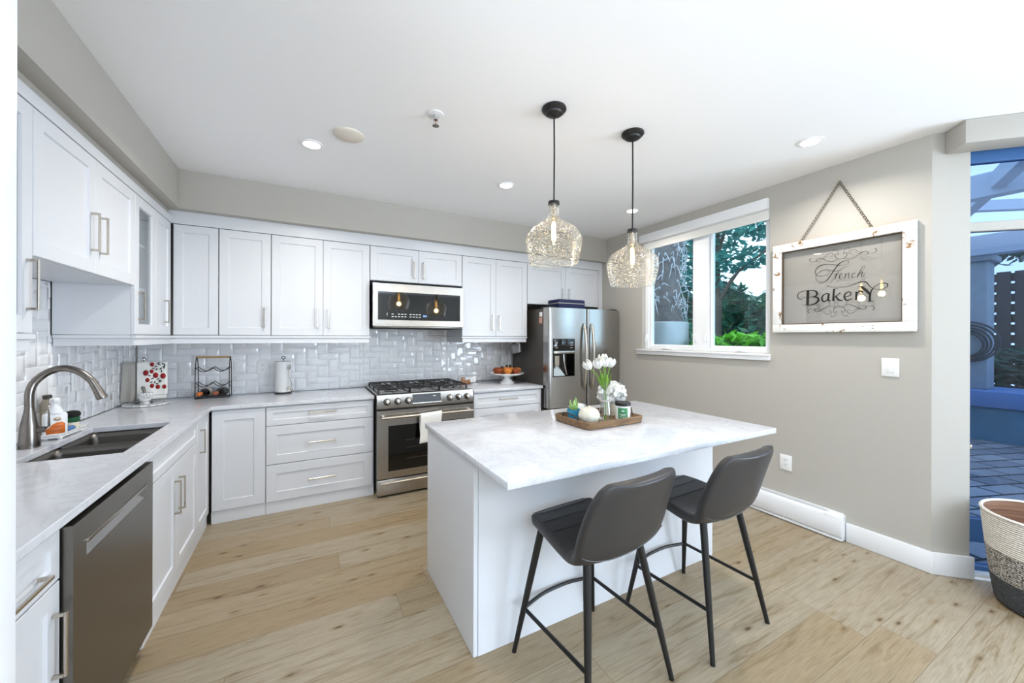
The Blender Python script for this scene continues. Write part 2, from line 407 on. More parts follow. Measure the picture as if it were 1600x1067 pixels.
def crom(pts, per=6, closed=False):
    P = [Vector(p) for p in pts]; n = len(P); out = []
    for i in range(n if closed else n - 1):
        if closed: a, b, c, d = P[(i - 1) % n], P[i], P[(i + 1) % n], P[(i + 2) % n]
        else: a, b, c, d = P[max(i - 1, 0)], P[i], P[i + 1], P[min(i + 2, n - 1)]
        for k in range(per):
            t = k / per
            out.append(0.5 * ((2 * b) + (c - a) * t + (2 * a - 5 * b + 4 * c - d) * t * t + (3 * b - a - 3 * c + d) * t ** 3))
    if not closed: out.append(P[-1])
    return out

# ================================================================ the setting
ZC = 2.713
RX, LX, BY = 3.40, -1.26, 4.31
poly = [(-2.6, -4), (4.96, -4), (4.96, -.73), (3.40, .83), (3.40, 4.31), (-2.6, 4.31)]
polyc = [(-2.75, -4.15), (5.11, -4.15), (5.11, -.67), (3.55, .89), (3.55, 4.46), (-2.75, 4.46)]
MB().prism(poly, -.08, 0).build('floor', M['floor'], kind='structure')
MB().prism(polyc, ZC, ZC + .12).build('ceiling', M['ceiling'], kind='structure')
box('wall_back', (-1.41, BY, 0), (3.55, BY + .15, ZC), M['wall'], kind='structure')
box('wall_left', (LX - .15, .80, 0), (LX, BY - .001, ZC), M['wall'], kind='structure')
WY0, WY1, WZ0, WZ1 = 1.765, 3.13, 1.318, 2.60
mb = MB()
mb.box((RX, .83, 0), (RX + .15, WY0, ZC)); mb.box((RX, WY1, 0), (RX + .15, BY - .001, ZC))
mb.box((RX, WY0, 0), (RX + .15, WY1, WZ0)); mb.box((RX, WY0, WZ1), (RX + .15, WY1, ZC))
mb.build('wall_right', M['wall'], kind='structure', smooth=False)
# white jamb of the opening the photographer stands in
box('trim_1', (-2.6, .69, 0), (-.3555, .80, ZC - .001), M['trim'], kind='structure', bev=.004)
# rest of the room behind the camera
mb = MB(); mb.box((-2.6, .5, 0), (-1.0, .69, ZC)); mb.build('wall_partition', M['wall'], kind='structure')
mb = MB(); mb.box((-2.75, -4, 0), (-2.6, .5, .4)); mb.box((-2.75, -4, 2.5), (-2.6, .5, ZC)); mb.box((-2.75, -4, .4), (-2.6, -3, 2.5)); mb.box((-2.75, -.6, .4), (-2.6, .5, 2.5)); mb.build('wall_west', M['wall'], kind='structure', smooth=False)  # opening put in for the west fill lamp
mb = MB(); mb.box((-2.75, -4.15, 0), (5.11, -4, .45)); mb.box((-2.75, -4.15, 2.5), (5.11, -4, ZC))
for x0, x1 in ((-2.75, -.3), (.6, .7), (1.6, 5.11)): mb.box((x0, -4.15, .45), (x1, -4, 2.5))
mb.build('wall_south', M['wall'], kind='structure', smooth=False)
mb = MB(); mb.box((4.96, -4, 0), (5.11, -.73, .35)); mb.box((4.96, -4, 2.45), (5.11, -.73, ZC)); mb.box((4.96, -1.2, .35), (5.11, -.73, 2.45)); mb.box((4.96, -4, .35), (5.11, -3.7, 2.45))
mb.build('wall_east', M['wall'], kind='structure', smooth=False)
# angled bay wall: local x runs along the wall, local y points outdoors
BAY = Matrix.Translation((3.40, .83, 0)) @ Matrix.Rotation(-pi / 4, 4, 'Z')
def bay(o): o.matrix_world = BAY; return o
mb = MB(); mb.box((0, 0, 0), (.182, .15, ZC)); mb.box((2.02, 0, 0), (2.206, .15, ZC)); mb.box((.182, 0, 2.66), (2.02, .15, ZC))
bay(mb.build('wall_bay', M['wall'], kind='structure', smooth=False))
bay(box('trim_2', (.06, -.15, 2.575), (2.15, -.002, ZC - .001), M['wall'], kind='structure', bev=.006))
# baseboards
def board(name, a, b, T=None):
    mb = MB(); mb.box(a, b, .004, 2); o = mb.build(name, M['trim'], kind='structure')
    if T is not None: o.matrix_world = T
    return o
board('baseboard_right', (RX - .016, .815, .001), (RX - .001, 1.247, .135))
board('baseboard_bay', (-.006, -.016, .001), (.197, -.001, .135), BAY)
# soffits
box('beam_left', (LX + .002, .802, 2.419), (-.847, BY - .002, ZC - .001), M['wall'], kind='structure')
box('beam_back', (-.8465, 3.725, 2.419), (RX - .001, BY - .002, ZC - .001), M['wall'], kind='structure')
box('trim_3', (LX + .002, .802, 2.372), (-.925, BY - .003, 2.4185), M['wall'], kind='structure')

# backsplash: straight herringbone of glossy tiles; cells of one half tile
def backsplash(name, rects, cw, ch, T, seed):
    rnd = random.Random(seed); mb = MB()
    for (u0, u1, v0, v1) in rects:
        mb.box((u0, 0.005, v0), (u1, 0.009, v1))
        i0, i1 = int(u0 / cw) - 3, int(u1 / cw) + 3; j0, j1 = int((v0 - .914) / ch) - 3, int((v1 - .914) / ch) + 3
        for i in range(i0, i1):
            for j in range(j0, j1):
                k = (i - j) % 4
                if k == 0: a, b, c, d = i * cw, (i + 2) * cw, .914 + j * ch, .914 + (j + 1) * ch
                elif k == 3: a, b, c, d = i * cw, (i + 1) * cw, .914 + j * ch, .914 + (j + 2) * ch
                else: continue
                g = .0012; a, b, c, d = max(a + g, u0), min(b - g, u1), max(c + g, v0), min(d - g, v1)
                if b - a < .006 or d - c < .006: continue
                tx, tz, q = rnd.uniform(-.005, .005), rnd.uniform(-.007, .007), rnd.uniform(0, 6.28)
                e = .004; nu = 5; nv = 5
                def f(s, t):
                    uu = (0, .0, .5, 1, 1); x = a + e + (b - a - 2 * e) * s; z = c + e + (d - c - 2 * e) * t
                    return (x, .0006 + tx * (x - (a + b) / 2) + tz * (z - (c + d) / 2) + -.0 + .0005 * sin(q + s * 4.2 + t * 2.6), z)
                R = mb.grid(f, nu, nv)
                edge = R[0] + [R[k2][-1] for k2 in range(1, nv)] + R[-1][-2::-1] + [R[k2][0] for k2 in range(nv - 2, 0, -1)]
                outer = mb.ring([(min(max(v.co.x + (e if v.co.x > (a + b) / 2 else -e) * (1 if abs(v.co.x - (a + b) / 2) > (b - a) / 2 - e - 1e-5 else 0), a), b), .005,
                                  min(max(v.co.z + (e if v.co.z > (c + d) / 2 else -e) * (1 if abs(v.co.z - (c + d) / 2) > (d - c) / 2 - e - 1e-5 else 0), c), d)) for v in edge])
                mb.bridge(edge, outer)
    o = mb.build(name, M['tile'], kind='structure', ang=50, recalc=True); o.matrix_world = T
    return o
backsplash('trim_4', [(-1.245, .53, .915, 1.458), (.53, 1.456, .915, 1.60), (1.456, 2.325, .915, 1.458)], .099, .062, Matrix.Translation((0, BY - .010, 0)), 3)
backsplash('trim_5', [(1.0, 3.088, .915, 1.752), (3.088, 4.299, .915, 1.458)], .099, .062, Matrix.Translation((LX + .010, 0, 0)) @ Matrix.Rotation(pi / 2, 4, 'Z'), 5)

# ---------------------------------------------------------------- kitchen window
wr = thing('window_1', 'white two-light kitchen window looking out on trees', 'window', (RX + .08, 0, 0)); wr['kind'] = 'structure'
fx0, fx1 = -.035, .035
def wbox(name, y0, y1, z0, z1, x0=fx0, x1=fx1, m='trim', b=.004): return box(name, (x0, y0, z0), (x1, y1, z1), M[m], wr, b)
mb = MB()
for y0, y1, z0, z1 in ((WY0 + .001, WY0 + .04, WZ0, WZ1), (WY1 - .05, WY1 - .001, WZ0, WZ1), (2.345, 2.505, WZ0, WZ1), (WY0 + .04, 2.345, WZ0, WZ0 + .03), (2.505, WY1 - .05, WZ0, WZ0 + .03), (WY0 + .04, 2.345, WZ1 - .04, WZ1), (2.505, WY1 - .05, WZ1 - .04, WZ1)):
    mb.box((fx0, y0, z0), (fx1, y1, z1), .003, 1)
mb.build('window_frame', M['trim'], wr)
for y0, y1 in ((WY0 + .045, 2.34), (2.51, WY1 - .055)):
    mb = MB()
    for q in ((y0, y0 + .022, WZ0 + .032, WZ1 - .045), (y1 - .022, y1, WZ0 + .032, WZ1 - .045), (y0 + .022, y1 - .022, WZ0 + .032, WZ0 + .056), (y0 + .022, y1 - .022, WZ1 - .067, WZ1 - .045)):
        mb.box((-.012, q[0], q[2]), (.03, q[1], q[3]), .002, 1)
    s = mb.build('sash', M['trim'], wr)
    box('pane', (.004, y0 + .02, WZ0 + .054), (.010, y1 - .02, WZ1 - .065), M['glass'], s)
for y, s in ((2.365, 1), (2.485, -1), (WY1 - .028, 1)):
    mb = MB(); mb.box((-.048, y - .008, WZ0 + .10), (-.036, y + .008, WZ0 + .17), .004); mb.tube([(-.052, y, WZ0 + .16), (-.062, y, WZ0 + .12), (-.055, y, WZ0 + .075)], .006, 8)
    mb.build('latch', M['plastic'], wr)
for y in (2.02, 2.83):
    mb = MB(); mb.box((-.062, y - .05, WZ0 + .001), (-.036, y + .05, WZ0 + .018), .004); mb.tube([(-.066, y + .03, WZ0 + .018), (-.078, y - .02, WZ0 + .022), (-.075, y - .07, WZ0 + .014)], [.008, .007, .008], 8)
    mb.build('crank_handle', M['plastic'], wr)
mb = MB(); mb.box((-.104, WY0 - .012, 1.262), (-.081, WY1 + .07, 1.2975), .003); mb.box((-.115, WY0 - .012, 1.298), (-.036, WY1 + .07, 1.3165), .004)
mb.build('window_sill', M['trim'], wr)
bl = thing('roller_blind', 'white rolled-up roller blind in a cassette across the top of the kitchen window', 'blind', (RX, 0, 2.50))
box('valance', (-.03, WY0 + .003, .028), (.035, WY1 + .03, .118), M['trim'], bl, .004)
mb = MB(); mb.cyl((.03, WY0 + .006, .012), (.03, WY1 - .006, .012), .022, n=16); mb.box((.008, WY0 + .006, -.045), (.011, WY1 - .006, .012)); mb.box((.002, WY0 + .006, -.058), (.016, WY1 - .006, -.044), .003)
mb.build('shade', M['cloth'], bl)

# ---------------------------------------------------------------- patio door in the bay
dr = thing('door_1', 'glazed patio door with frame coloured as if lit blue in the angled bay', 'door'); dr['kind'] = 'structure'; dr.matrix_world = BAY
mb = MB()
for x0, x1, z0, z1 in ((.184, .222, .0, 2.655), (1.98, 2.018, .0, 2.655), (.222, 1.98, 2.535, 2.655), (.222, 1.98, .0, .05)): mb.box((x0, .075, z0), (x1, .125, z1), .003, 1)
mb.build('door_frame', M['framebluelit'], dr)
mb = MB(); mb.box((.222, .072, 2.112), (1.98, .128, 2.168), .003, 1); mb.build('transom_bar', M['wall'], dr)
mb = MB(); mb.box((.222, .080, .19), (1.98, .120, .335), .003, 1); mb.build('bottom_rail', M['framebluelit'], dr)
mb = MB(); mb.box((.184, .02, .001), (2.018, .074, .022), .003, 1); mb.build('threshold', M['trim'], dr)
box('pane', (.222, .097, .05), (1.98, .103, .19), M['doorglass'], dr); box('pane', (.222, .097, .335), (1.98, .103, 2.112), M['doorglass'], dr); box('pane', (.222, .097, 2.168), (1.98, .103, 2.535), M['doorglass'], dr)
pb = thing('roller_blind', 'rolled-up shade with a bead chain at the head of the patio door', 'blind'); pb.matrix_world = BAY
mb = MB(); mb.cyl((.195, .045, 2.632), (2.0, .045, 2.632), .020, n=14); mb.box((.195, .022, 2.588), (2.0, .026, 2.632)); mb.build('shade', M['clothgrey'], pb)
mb = MB(); mb.tube([(.20, .040, 2.62), (.201, .040, .80)], .0018, 6); mb.tube([(.212, .048, 2.62), (.211, .048, .80)], .0018, 6); mb.box((.196, .034, .775), (.216, .052, .802), .004); mb.build('bead_chain', M['nickel'], pb)

# ---------------------------------------------------------------- baseboard heater, switch, outlets
ht = thing('baseboard_heater', 'long white electric baseboard heater below the grey wall', 'heater', (RX - .001, 0, 0))
mb = MB(); prof = [(-.055, .035), (-.062, .05), (-.062, .145), (-.05, .163), (-.03, .17), (-.03, .176), (-.058, .170), (-.068, .15), (-.068, .045), (-.062, .032)]
A = mb.ring([(x, 1.262, z) for x, z in prof]); B = mb.ring([(x, 2.62, z) for x, z in prof]); mb.bridge(A, B); mb.face(A); mb.face(B[::-1]); mb.build('cover', M['trim'], ht)
mb = MB(); mb.box((-.060, 1.25, .03), (0, 1.262, .182), .004); mb.box((-.066, 1.251, .036), (-.002, 1.36, .176), .006); mb.build('end_cap', M['trim'], ht)
box('back_plate', (-.012, 1.262, .03), (0, 2.62, .19), M['trim'], ht); box('bottom_plate', (-.06, 1.252, .006), (0, 2.62, .026), M['trim'], ht, .003); box('heating_fins', (-.05, 1.37, .045), (-.013, 2.6, .14), M['gap'], ht)

def outlet(name, label, cat, loc, rotz, kind, w=.075, h=.118):
    t = thing(name, label, cat, loc, rotz)   # local: plate in xz, facing -y
    mb = MB(); mb.box((-w / 2, -.006, -h / 2), (w / 2, 0, h / 2), .003); mb.build('cover_plate', M['plastic'], t)
    if kind == 'outlet':
        for s in (-1, 1):
            mb = MB(); mb.box((-.017, -.0085, s * .020 - .0155), (.017, -.0062, s * .020 + .0155), .004); f = mb.build('socket', M['plastic'], t)
            mb = MB()
            for x in (-.007, .007): mb.box((x - .0012, -.0092, s * .020 - .001), (x + .0012, -.0086, s * .020 + .009))
            mb.cyl((0, -.0092, s * .020 - .008), (0, -.0086, s * .020 - .008), .0026, n=10); mb.build('slot', M['darkslot'], f)
    else:
        mb = MB(); mb.box((-.017, -.009, -.034), (.017, -.0062, .034), .002); mb.build('rocker', M['plastic'], t)
        mb = MB(); mb.box((-.0172, -.0066, -.0345), (.0172, -.0061, .0345)); mb.build('rocker_gap', M['darkslot'], t)
    return t
outlet('light_switch', 'white rocker light switch below the framed sign', 'light switch', (RX - .001, 1.018, 1.258), -pi / 2, 'switch', .088, .122)
outlet('wall_outlet', 'white power outlet low on the grey wall above the heater', 'outlet', (RX - .001, 1.638, .45), -pi / 2, 'outlet', .088, .122)
outlet('wall_outlet', 'white power outlet on the tile left of the paper towel roll', 'outlet', (-.358, BY - .012, 1.158), 0, 'outlet', .094, .128)
outlet('wall_outlet', 'white power outlet on the tile above the cake stand', 'outlet', (2.11, BY - .012, 1.165), 0, 'switch', .094, .122)
outlet('wall_outlet', 'white switch plate on the tile behind the arched faucet', 'outlet', (LX + .012, 3.33, 1.175), pi / 2, 'switch', .085, .122)

# ================================================================ cabinets
def pull(parent, x, z, L, vert=True, m='nickel', y=-.0205, out=.032, w=.011):
    mb = MB(); y1 = y - out
    if vert:
        mb.box((x - w / 2, y1, z - L / 2), (x + w / 2, y1 + .007, z + L / 2), .0015, 1)
        for s in (-1, 1): mb.box((x - w / 2, y1 + .006, z + s * (L / 2 - .005) - .005), (x + w / 2, y, z + s * (L / 2 - .005) + .005), .001, 1)
    else:
        mb.box((x - L / 2, y1, z - w / 2), (x + L / 2, y1 + .007, z + w / 2), .0015, 1)
        for s in (-1, 1): mb.box((x + s * (L / 2 - .005) - .005, y1 + .006, z - w / 2), (x + s * (L / 2 - .005) + .005, y, z + w / 2), .001, 1)
    return mb.build('handle', M[m], parent)
def shaker(name, parent, x0, x1, z0, z1, fr=.062, rec=.008, glass=False):
    """door or drawer front with a recessed centre panel; front face at y = -0.0205"""
    y0, y1 = -.0205, -.0015; mb = MB(); c = .0018
    def rect(a, y): return mb.ring([(x0 + a, y, z0 + a), (x1 - a, y, z0 + a), (x1 - a, y, z1 - a), (x0 + a, y, z1 - a)])
    B = rect(0, y1); S = rect(0, y0 + c); F = rect(c, y0); I = rect(fr, y0); J = rect(fr + .004, y0 + rec)
    mb.bridge(B, S); mb.bridge(S, F); mb.bridge(F, I); mb.bridge(I, J)
    if glass:
        K = rect(fr + .004, y1); mb.bridge(J, K); mb.bridge(K, B)
    else: mb.face(J); mb.face(B[::-1])
    o = mb.build(name, M['cab'], parent, ang=20)
    if glass: box('pane', (x0 + fr + .003, y0 + rec + .001, z0 + fr + .003), (x1 - fr - .003, y0 + rec + .004, z1 - fr - .003), M['cabglass'], o)
    return o
def carcass(parent, w, d, h, open_front=False, open_top=False, shelves=0, toe=0):
    mb = MB(); t = .018
    if open_front or open_top:
        mb.box((0, 0, 0), (t, d, h)); mb.box((w - t, 0, 0), (w, d, h)); mb.box((t, 0, 0), (w - t, d, t)); mb.box((t, d - .006, t), (w - t, d, h))
        if not open_top: mb.box((t, 0, h - t), (w - t, d - .006, h))
    else: mb.box((0, 0, 0), (w, d, h))
    o = mb.build('carcass', M['cab'], parent, smooth=False)
    for k in range(shelves): box('shelf', (t + .001, .02, h * (k + 1) / (shelves + 1)), (w - t - .001, d - .007, h * (k + 1) / (shelves + 1) + .018), M['cab'], parent)
    return o
LR = pi / 2   # left run faces +x
UD = .49
UZ, UT = 1.459, 2.315
H_UP = UT - UZ
def upper(label, x0, x1, z0, z1, doors, run='back', glass=False, d=None):
    w = x1 - x0
    if run == 'back': t = thing('wall_cabinet', label, 'cabinet', (x0, 3.8205, z0)); d = d or BY - .012 - 3.8205
    else: t = thing('wall_cabinet', label, 'cabinet', (-.9255, x0, z0), LR); d = d or .322
    carcass(t, w, d, z1 - z0, open_front=glass, shelves=2 if glass else 0)
    for (a, b, hx, hz, hl) in doors:
        o = shaker('door', t, a - x0 + .0015, b - x0 - .0015, .002, z1 - z0 - .002, glass=glass, fr=.062 if (b - a) > .32 else .058)
        if hx is not None: pull(o, hx - x0, hz - z0, hl)
    return t
g = .002
upper('white glass-fronted wall cabinet at the left edge beside the door jamb', 1.64, 2.118, UZ, UT, [(1.64, 2.118, 2.085, 1.64, .19)], 'left', True)
upper('short white two-door wall cabinet bridging above the sink', 2.122, 3.086, 1.752, UT, [(2.122, 2.604, 2.56, 1.95, .185), (2.604, 3.086, 2.648, 1.95, .185)], 'left')
upper('tall narrow white wall cabinet with a glass pane left of the corner', 3.09, 3.446, UZ, UT, [(3.09, 3.446, 3.145, 1.635, .17)], 'left', True)
upper('slim white solid-door wall cabinet tucked in the left corner', 3.45, 3.776, UZ, UT, [(3.45, 3.776, 3.62, 1.63, .165)], 'left')
upper('white corner wall cabinet without a handle', -.898, -.619, UZ, UT, [(-.898, -.619, None, 0, 0)])
upper('white single-door wall cabinet above the wine rack', -.615, -.262, UZ, UT, [(-.615, -.262, -.309, 1.61, .165)])
upper('white two-door wall cabinet left of the microwave', -.259, .528, UZ, UT, [(-.259, .134, .088, 1.61, .165), (.134, .528, .178, 1.61, .165)])
upper('short white two-door wall cabinet above the microwave', .532, 1.453, 1.988, UT, [(.532, .994, .945, 2.115, .165), (.994, 1.453, 1.04, 2.115, .165)])
upper('white two-door wall cabinet between microwave and refrigerator', 1.457, 2.258, UZ, UT, [(1.457, 1.855, 1.807, 1.61, .165), (1.855, 2.258, 1.894, 1.61, .165)])
upper('short white two-door wall cabinet above the refrigerator', 2.263, 3.33, 1.84, UT, [(2.263, 2.808, 2.755, 1.96, .165), (2.808, 3.33, 2.853, 1.96, .165)])
# fascia above the doors and light rail below: continuous trims
mb = MB(); mb.box((-.924, 3.800, UT + .003), (RX - .002, 3.82, 2.4175)); mb.box((3.333, 3.800, 1.80), (RX - .002, 3.82, UT + .003)); mb.build('trim_6', M['cab'], kind='structure')
mb = MB(); mb.box((-.9255, .81, UT + .003), (-.905, 3.799, 2.370)); mb.build('trim_7', M['cab'], kind='structure')
mb = MB()
mb.box((-.925, 3.793, UZ - .022), (.535, 3.84, UZ - .003), .002, 1); mb.box((-.925, 3.803, UZ - .066), (.525, 3.84, UZ - .022), .002, 1)
mb.box((-.926, 3.084, UZ - .022), (-.898, 3.80, UZ - .003), .002, 1); mb.box((-.926, 3.092, UZ - .066), (-.908, 3.80, UZ - .022), .002, 1)
mb.box((-1.245, 3.084, UZ - .022), (-.926, 3.12, UZ - .003), .002, 1); mb.box((-1.245, 3.092, UZ - .066), (-.926, 3.12, UZ - .022), .002, 1)
mb.build('trim_8', M['cab'], kind='structure')
mb = MB(); mb.box((1.450, 3.793, UZ - .022), (2.258, 3.84, UZ - .003), .002, 1); mb.box((1.462, 3.803, UZ - .066), (2.25, 3.84, UZ - .022), .002, 1)
mb.box((1.450, 3.84, UZ - .022), (1.48, 4.29, UZ - .003)); mb.box((1.462, 3.84, UZ - .066), (1.48, 4.29, UZ - .022)); mb.build('trim_9', M['cab'], kind='structure')
mb = MB(); mb.box((-.93, 1.64, UZ - .022), (-.898, 2.122, UZ - .003), .002, 1); mb.box((-.926, 1.64, UZ - .066), (-.906, 2.106, UZ - .022), .002, 1); mb.build('trim_10', M['cab'], kind='structure')

# base units
BZ = .100; BT = .882; BH = BT - BZ
def base(label, x0, x1, run='back', yf=3.6805, d=None, open_top=False, toe=True):
    w = x1 - x0
    if run == 'back': t = thing('base_cabinet', label, 'cabinet', (x0, yf, 0)); d = d or BY - .012 - yf
    else: t = thing('base_cabinet', label, 'cabinet', (-.6705, x0, 0), LR); d = d or .575
    mb = MB(); k = .018
    if open_top:
        mb.box((0, 0, BZ), (k, d, BT)); mb.box((w - k, 0, BZ), (w, d, BT)); mb.box((k, 0, BZ), (w - k, d, BZ + k)); mb.box((k, 0, BT - .14), (w - k, .018, BT))
    else: mb.box((0, 0, BZ), (w, d, BT))
    mb.build('carcass', M['cab'], t, smooth=False)
    box('toe_kick', (0, -.008, .001), (w, .012, BZ - .001), M['cab'], t)
    return t
def front(t, name, x0, a, b, z0, z1, pulls=None, fr=.06):
    o = shaker(name, t, a - x0 + .0015, b - x0 - .0015, z0, z1, fr=fr)
    if pulls: pull(o, pulls[0] - x0, pulls[1], pulls[2], pulls[3])
    return o
t = base('white base cabinet with one drawer left of the dishwasher', 1.00, 1.655, 'left')
front(t, 'drawer', 1.0, 1.0, 1.655, .722, .872, (1.40, .775, .30, False), .045); front(t, 'door', 1.0, 1.0, 1.655, .102, .716, (1.615, .54, .19, True))
t = base('white two-door sink base cabinet under the double sink', 2.362, 3.298, 'left', open_top=True)
front(t, 'drawer', 2.362, 2.362, 3.298, .735, .872, None, .045); front(t, 'door', 2.362, 2.362, 2.83, .102, .729, (2.79, .54, .19, True)); front(t, 'door', 2.362, 2.83, 3.298, .102, .729, (2.87, .54, .19, True))
t = base('slim white base cabinet in the corner right of the sink', 3.302, 3.655, 'left')
front(t, 'door', 3.302, 3.302, 3.655, .102, .872, (3.375, .715, .165, True), .055)
t = base('white corner base cabinet without a handle', -.638, -.286, d=.617)
front(t, 'door', -.638, -.636, -.287, .102, .872, None, .075)
t = base('white three-drawer base cabinet left of the range', -.284, .548, d=.617)
for z0, z1, hz in ((.722, .872, .806), (.404, .716, .556), (.102, .398, .246)): front(t, 'drawer', -.284, -.284, .538, z0, z1, (.126, hz, .215, False), .045 if z1 > .8 else .072)
t = base('white drawer base cabinet between range and refrigerator', 1.496, 2.318, yf=3.5905)
for z0, z1, hz in ((.722, .872, .80), (.404, .716, .556), (.102, .398, .246)): front(t, 'drawer', 1.496, 1.496, 2.295, z0, z1, (1.89, hz, .215, False), .045 if z1 > .8 else .072)

# worktops
mb = MB(); z0, z1 = .884, .914
def slab(mb, rects, z0=.884, z1=.914):
    for x0, x1, y0, y1 in rects: mb.box((x0, y0, z0), (x1, y1, z1))
SX0, SX1, SY0, SY1 = -1.098, -.742, 2.395, 3.12
def lshape():
    mb = MB(); xs = [-1.2455, SX0, SX1, -.6315, .549]; ys = [.90, SY0, SY1, 3.641, 4.2985]
    keep = {(i, j) for i in range(3) for j in range(4)} - {(1, 1)} | {(3, 3)}
    V = {}
    def v(i, j, z):
        if (i, j, z) not in V: V[i, j, z] = mb.bm.verts.new((xs[i], ys[j], z))
        return V[i, j, z]
    for i, j in keep:
        mb.face([v(i, j, z1), v(i + 1, j, z1), v(i + 1, j + 1, z1), v(i, j + 1, z1)]); mb.face([v(i, j, z0), v(i, j + 1, z0), v(i + 1, j + 1, z0), v(i + 1, j, z0)])
        for (di, dj, a, b) in ((-1, 0, (i, j + 1), (i, j)), (1, 0, (i + 1, j), (i + 1, j + 1)), (0, -1, (i, j), (i + 1, j)), (0, 1, (i + 1, j + 1), (i, j + 1))):
            if (i + di, j + dj) not in keep: mb.face([v(*a, z0), v(*b, z0), v(*b, z1), v(*a, z1)])
    return mb
o = lshape().build('countertop', M['quartz'], smooth=False); q = o.modifiers.new('edge', 'BEVEL'); q.width = .003; q.segments = 2
tag(o, 'white quartz countertop running round the corner with the sink set into it', 'countertop')
tag(box('countertop', (1.492, 3.555, .884), (2.322, 4.2985, .914), M['quartz'], bev=.003), 'short white quartz countertop between range and refrigerator', 'countertop')

# sink
sk = thing('kitchen_sink', 'stainless undermount double bowl sink in the corner countertop', 'sink', (0, 0, 0))
def bowl(y0, y1, zt, zb):
    mb = MB(); x0, x1 = SX0 - .004, SX1 + .004
    def rr(a, z, r):
        P = []
        for cx, cy, a0 in ((x1 - a - r, y1 - a - r, 0), (x0 + a + r, y1 - a - r, 90), (x0 + a + r, y0 + a + r, 180), (x1 - a - r, y0 + a + r, 270)):
            for k in range(5): P.append((cx + r * cos(radians(a0 + k * 22.5)), cy + r * sin(radians(a0 + k * 22.5)), z))
        return mb.ring(P)
    A = rr(0, zt, .03); B = rr(.004, zt - .03, .03); C_ = rr(.010, zb + .03, .035); D = rr(.03, zb, .04)
    mb.bridge(A, B); mb.bridge(B, C_); mb.bridge(C_, D); mb.face(D)
    b = mb.build('bowl', M['sink'], sk, solid=-.002)
    mb = MB(); mb.lathe([(.045, .0012), (.045, .004), (.032, .003), (.028, .0015)], 24, ((x0 + x1) / 2, (y0 + y1) / 2, zb), capt=True); mb.build('drain', M['chrome'], b)
bowl(SY0 - .004, 2.755, .8825, .66); bowl(2.775, SY1 + .004, .8825, .66)
box('divider', (SX0 - .002, 2.752, .80), (SX1 + .002, 2.778, .868), M['sink'], sk, .006)

# ================================================================ appliances
# dishwasher (front faces +x): local x = along the counter, local -y = towards the room
dw = thing('dishwasher', 'stainless steel dishwasher with a pocket handle under the left counter', 'dishwasher', (-.6705, 1.664, 0), LR)
dwid = .688
box('tub', (.01, .004, .1), (dwid - .01, .56, .875), M['gap'], dw)
mb = MB(); y0 = -.045
# front skin around the pocket opening
px0, px1, pz0, pz1 = .08, dwid - .09, .735, .785
for a, b, c, d in ((0, dwid, .105, pz0), (0, dwid, pz1, .868), (0, px0, pz0, pz1), (px1, dwid, pz0, pz1)): mb.box((a, y0, c), (b, .003, d))
o = mb.build('door', M['steeld'], dw, smooth=False)
mb = MB(); A = mb.ring([(px0, y0 + .002, pz0), (px1, y0 + .002, pz0), (px1, y0 + .03, pz1), (px0, y0 + .03, pz1)]); mb.face(A)
mb.build('pocket', M['steel'], o)
mb = MB(); mb.box((px0 - .004, y0 - .006, pz1 - .006), (px1 + .004, y0 + .01, pz1 + .006), .003); mb.build('handle', M['steel'], o)
box('kick_plate', (0, .02, .002), (dwid, .04, .098), M['gap'], dw)

# gas range
rg = thing('gas_range', 'wide stainless gas range with six knobs and black grates', 'range', (0, 0, 0))
X0, X1 = .560, 1.484; XM = (X0 + X1) / 2
mb = MB(); mb.box((X0 + .006, 3.602, .02), (X1 - .006, 4.285, .895)); mb.build('body', M['fridgeside'], rg, smooth=False)
mb = MB(); mb.box((X0 - .001, 3.60, .9145), (X1 + .001, 4.288, .928), .003); mb.build('cooktop', M['steel'], rg)
# sloped control panel with rounded nose
mb = MB(); pr = [(3.605, .928), (3.588, .930), (3.574, .922), (3.548, .812), (3.552, .800), (3.605, .800)]
A = mb.ring([(X0, y, z) for y, z in pr]); B = mb.ring([(X1, y, z) for y, z in pr]); mb.bridge(A, B); mb.face(A); mb.face(B[::-1]); cp = mb.build('control_panel', M['steel'], rg)
PT = Matrix(((1, 0, 0, 0), (0, cos(-.230), -sin(-.230), 3.5612), (0, sin(-.230), cos(-.230), .867), (0, 0, 0, 1)))
for x in (X0 + .085, X0 + .180, X0 + .275, X1 - .245, X1 - .155, X1 - .065):
    mb = MB(); mb.lathe([(.031, .001), (.031, .006), (.027, .008)], 24, T=PT @ Matrix.Translation((x, 0, -.008)) @ Matrix.Rotation(pi / 2, 4, 'X')); o = mb.build('knob_ring', M['black'], rg)
    mb = MB(); mb.lathe([(.026, .006), (.025, .022), (.019, .030), (.017, .042), (.010, .045)], 24, T=PT @ Matrix.Translation((x, 0, -.008)) @ Matrix.Rotation(pi / 2, 4, 'X'))
    k = mb.build('knob', M['steel'], rg)
    mb = MB(); mb.box((-.004, -.046, -.022), (.004, -.02, .022), .002, 1, T=PT @ Matrix.Translation((x, 0, -.008))); mb.build('grip', M['nickel'], k)
mb = MB(); mb.box((XM - .145, -.006, -.030), (XM + .125, .004, .045), .002, 1, T=PT); d = mb.build('display', M['blackgloss'], rg)
mb = MB(); mb.box((XM - .150, -.009, -.042), (XM + .130, .004, -.033), .002, 1, T=PT); mb.build('display_trim', M['chrome'], rg)
mb = MB(); mb.box((XM + .05, -.0072, .018), (XM + .062, -.0062, .024), T=PT); mb.box((XM + .066, -.0072, .018), (XM + .076, -.0062, .024), T=PT); mb.build('clock_digits', M['nickel'], d)
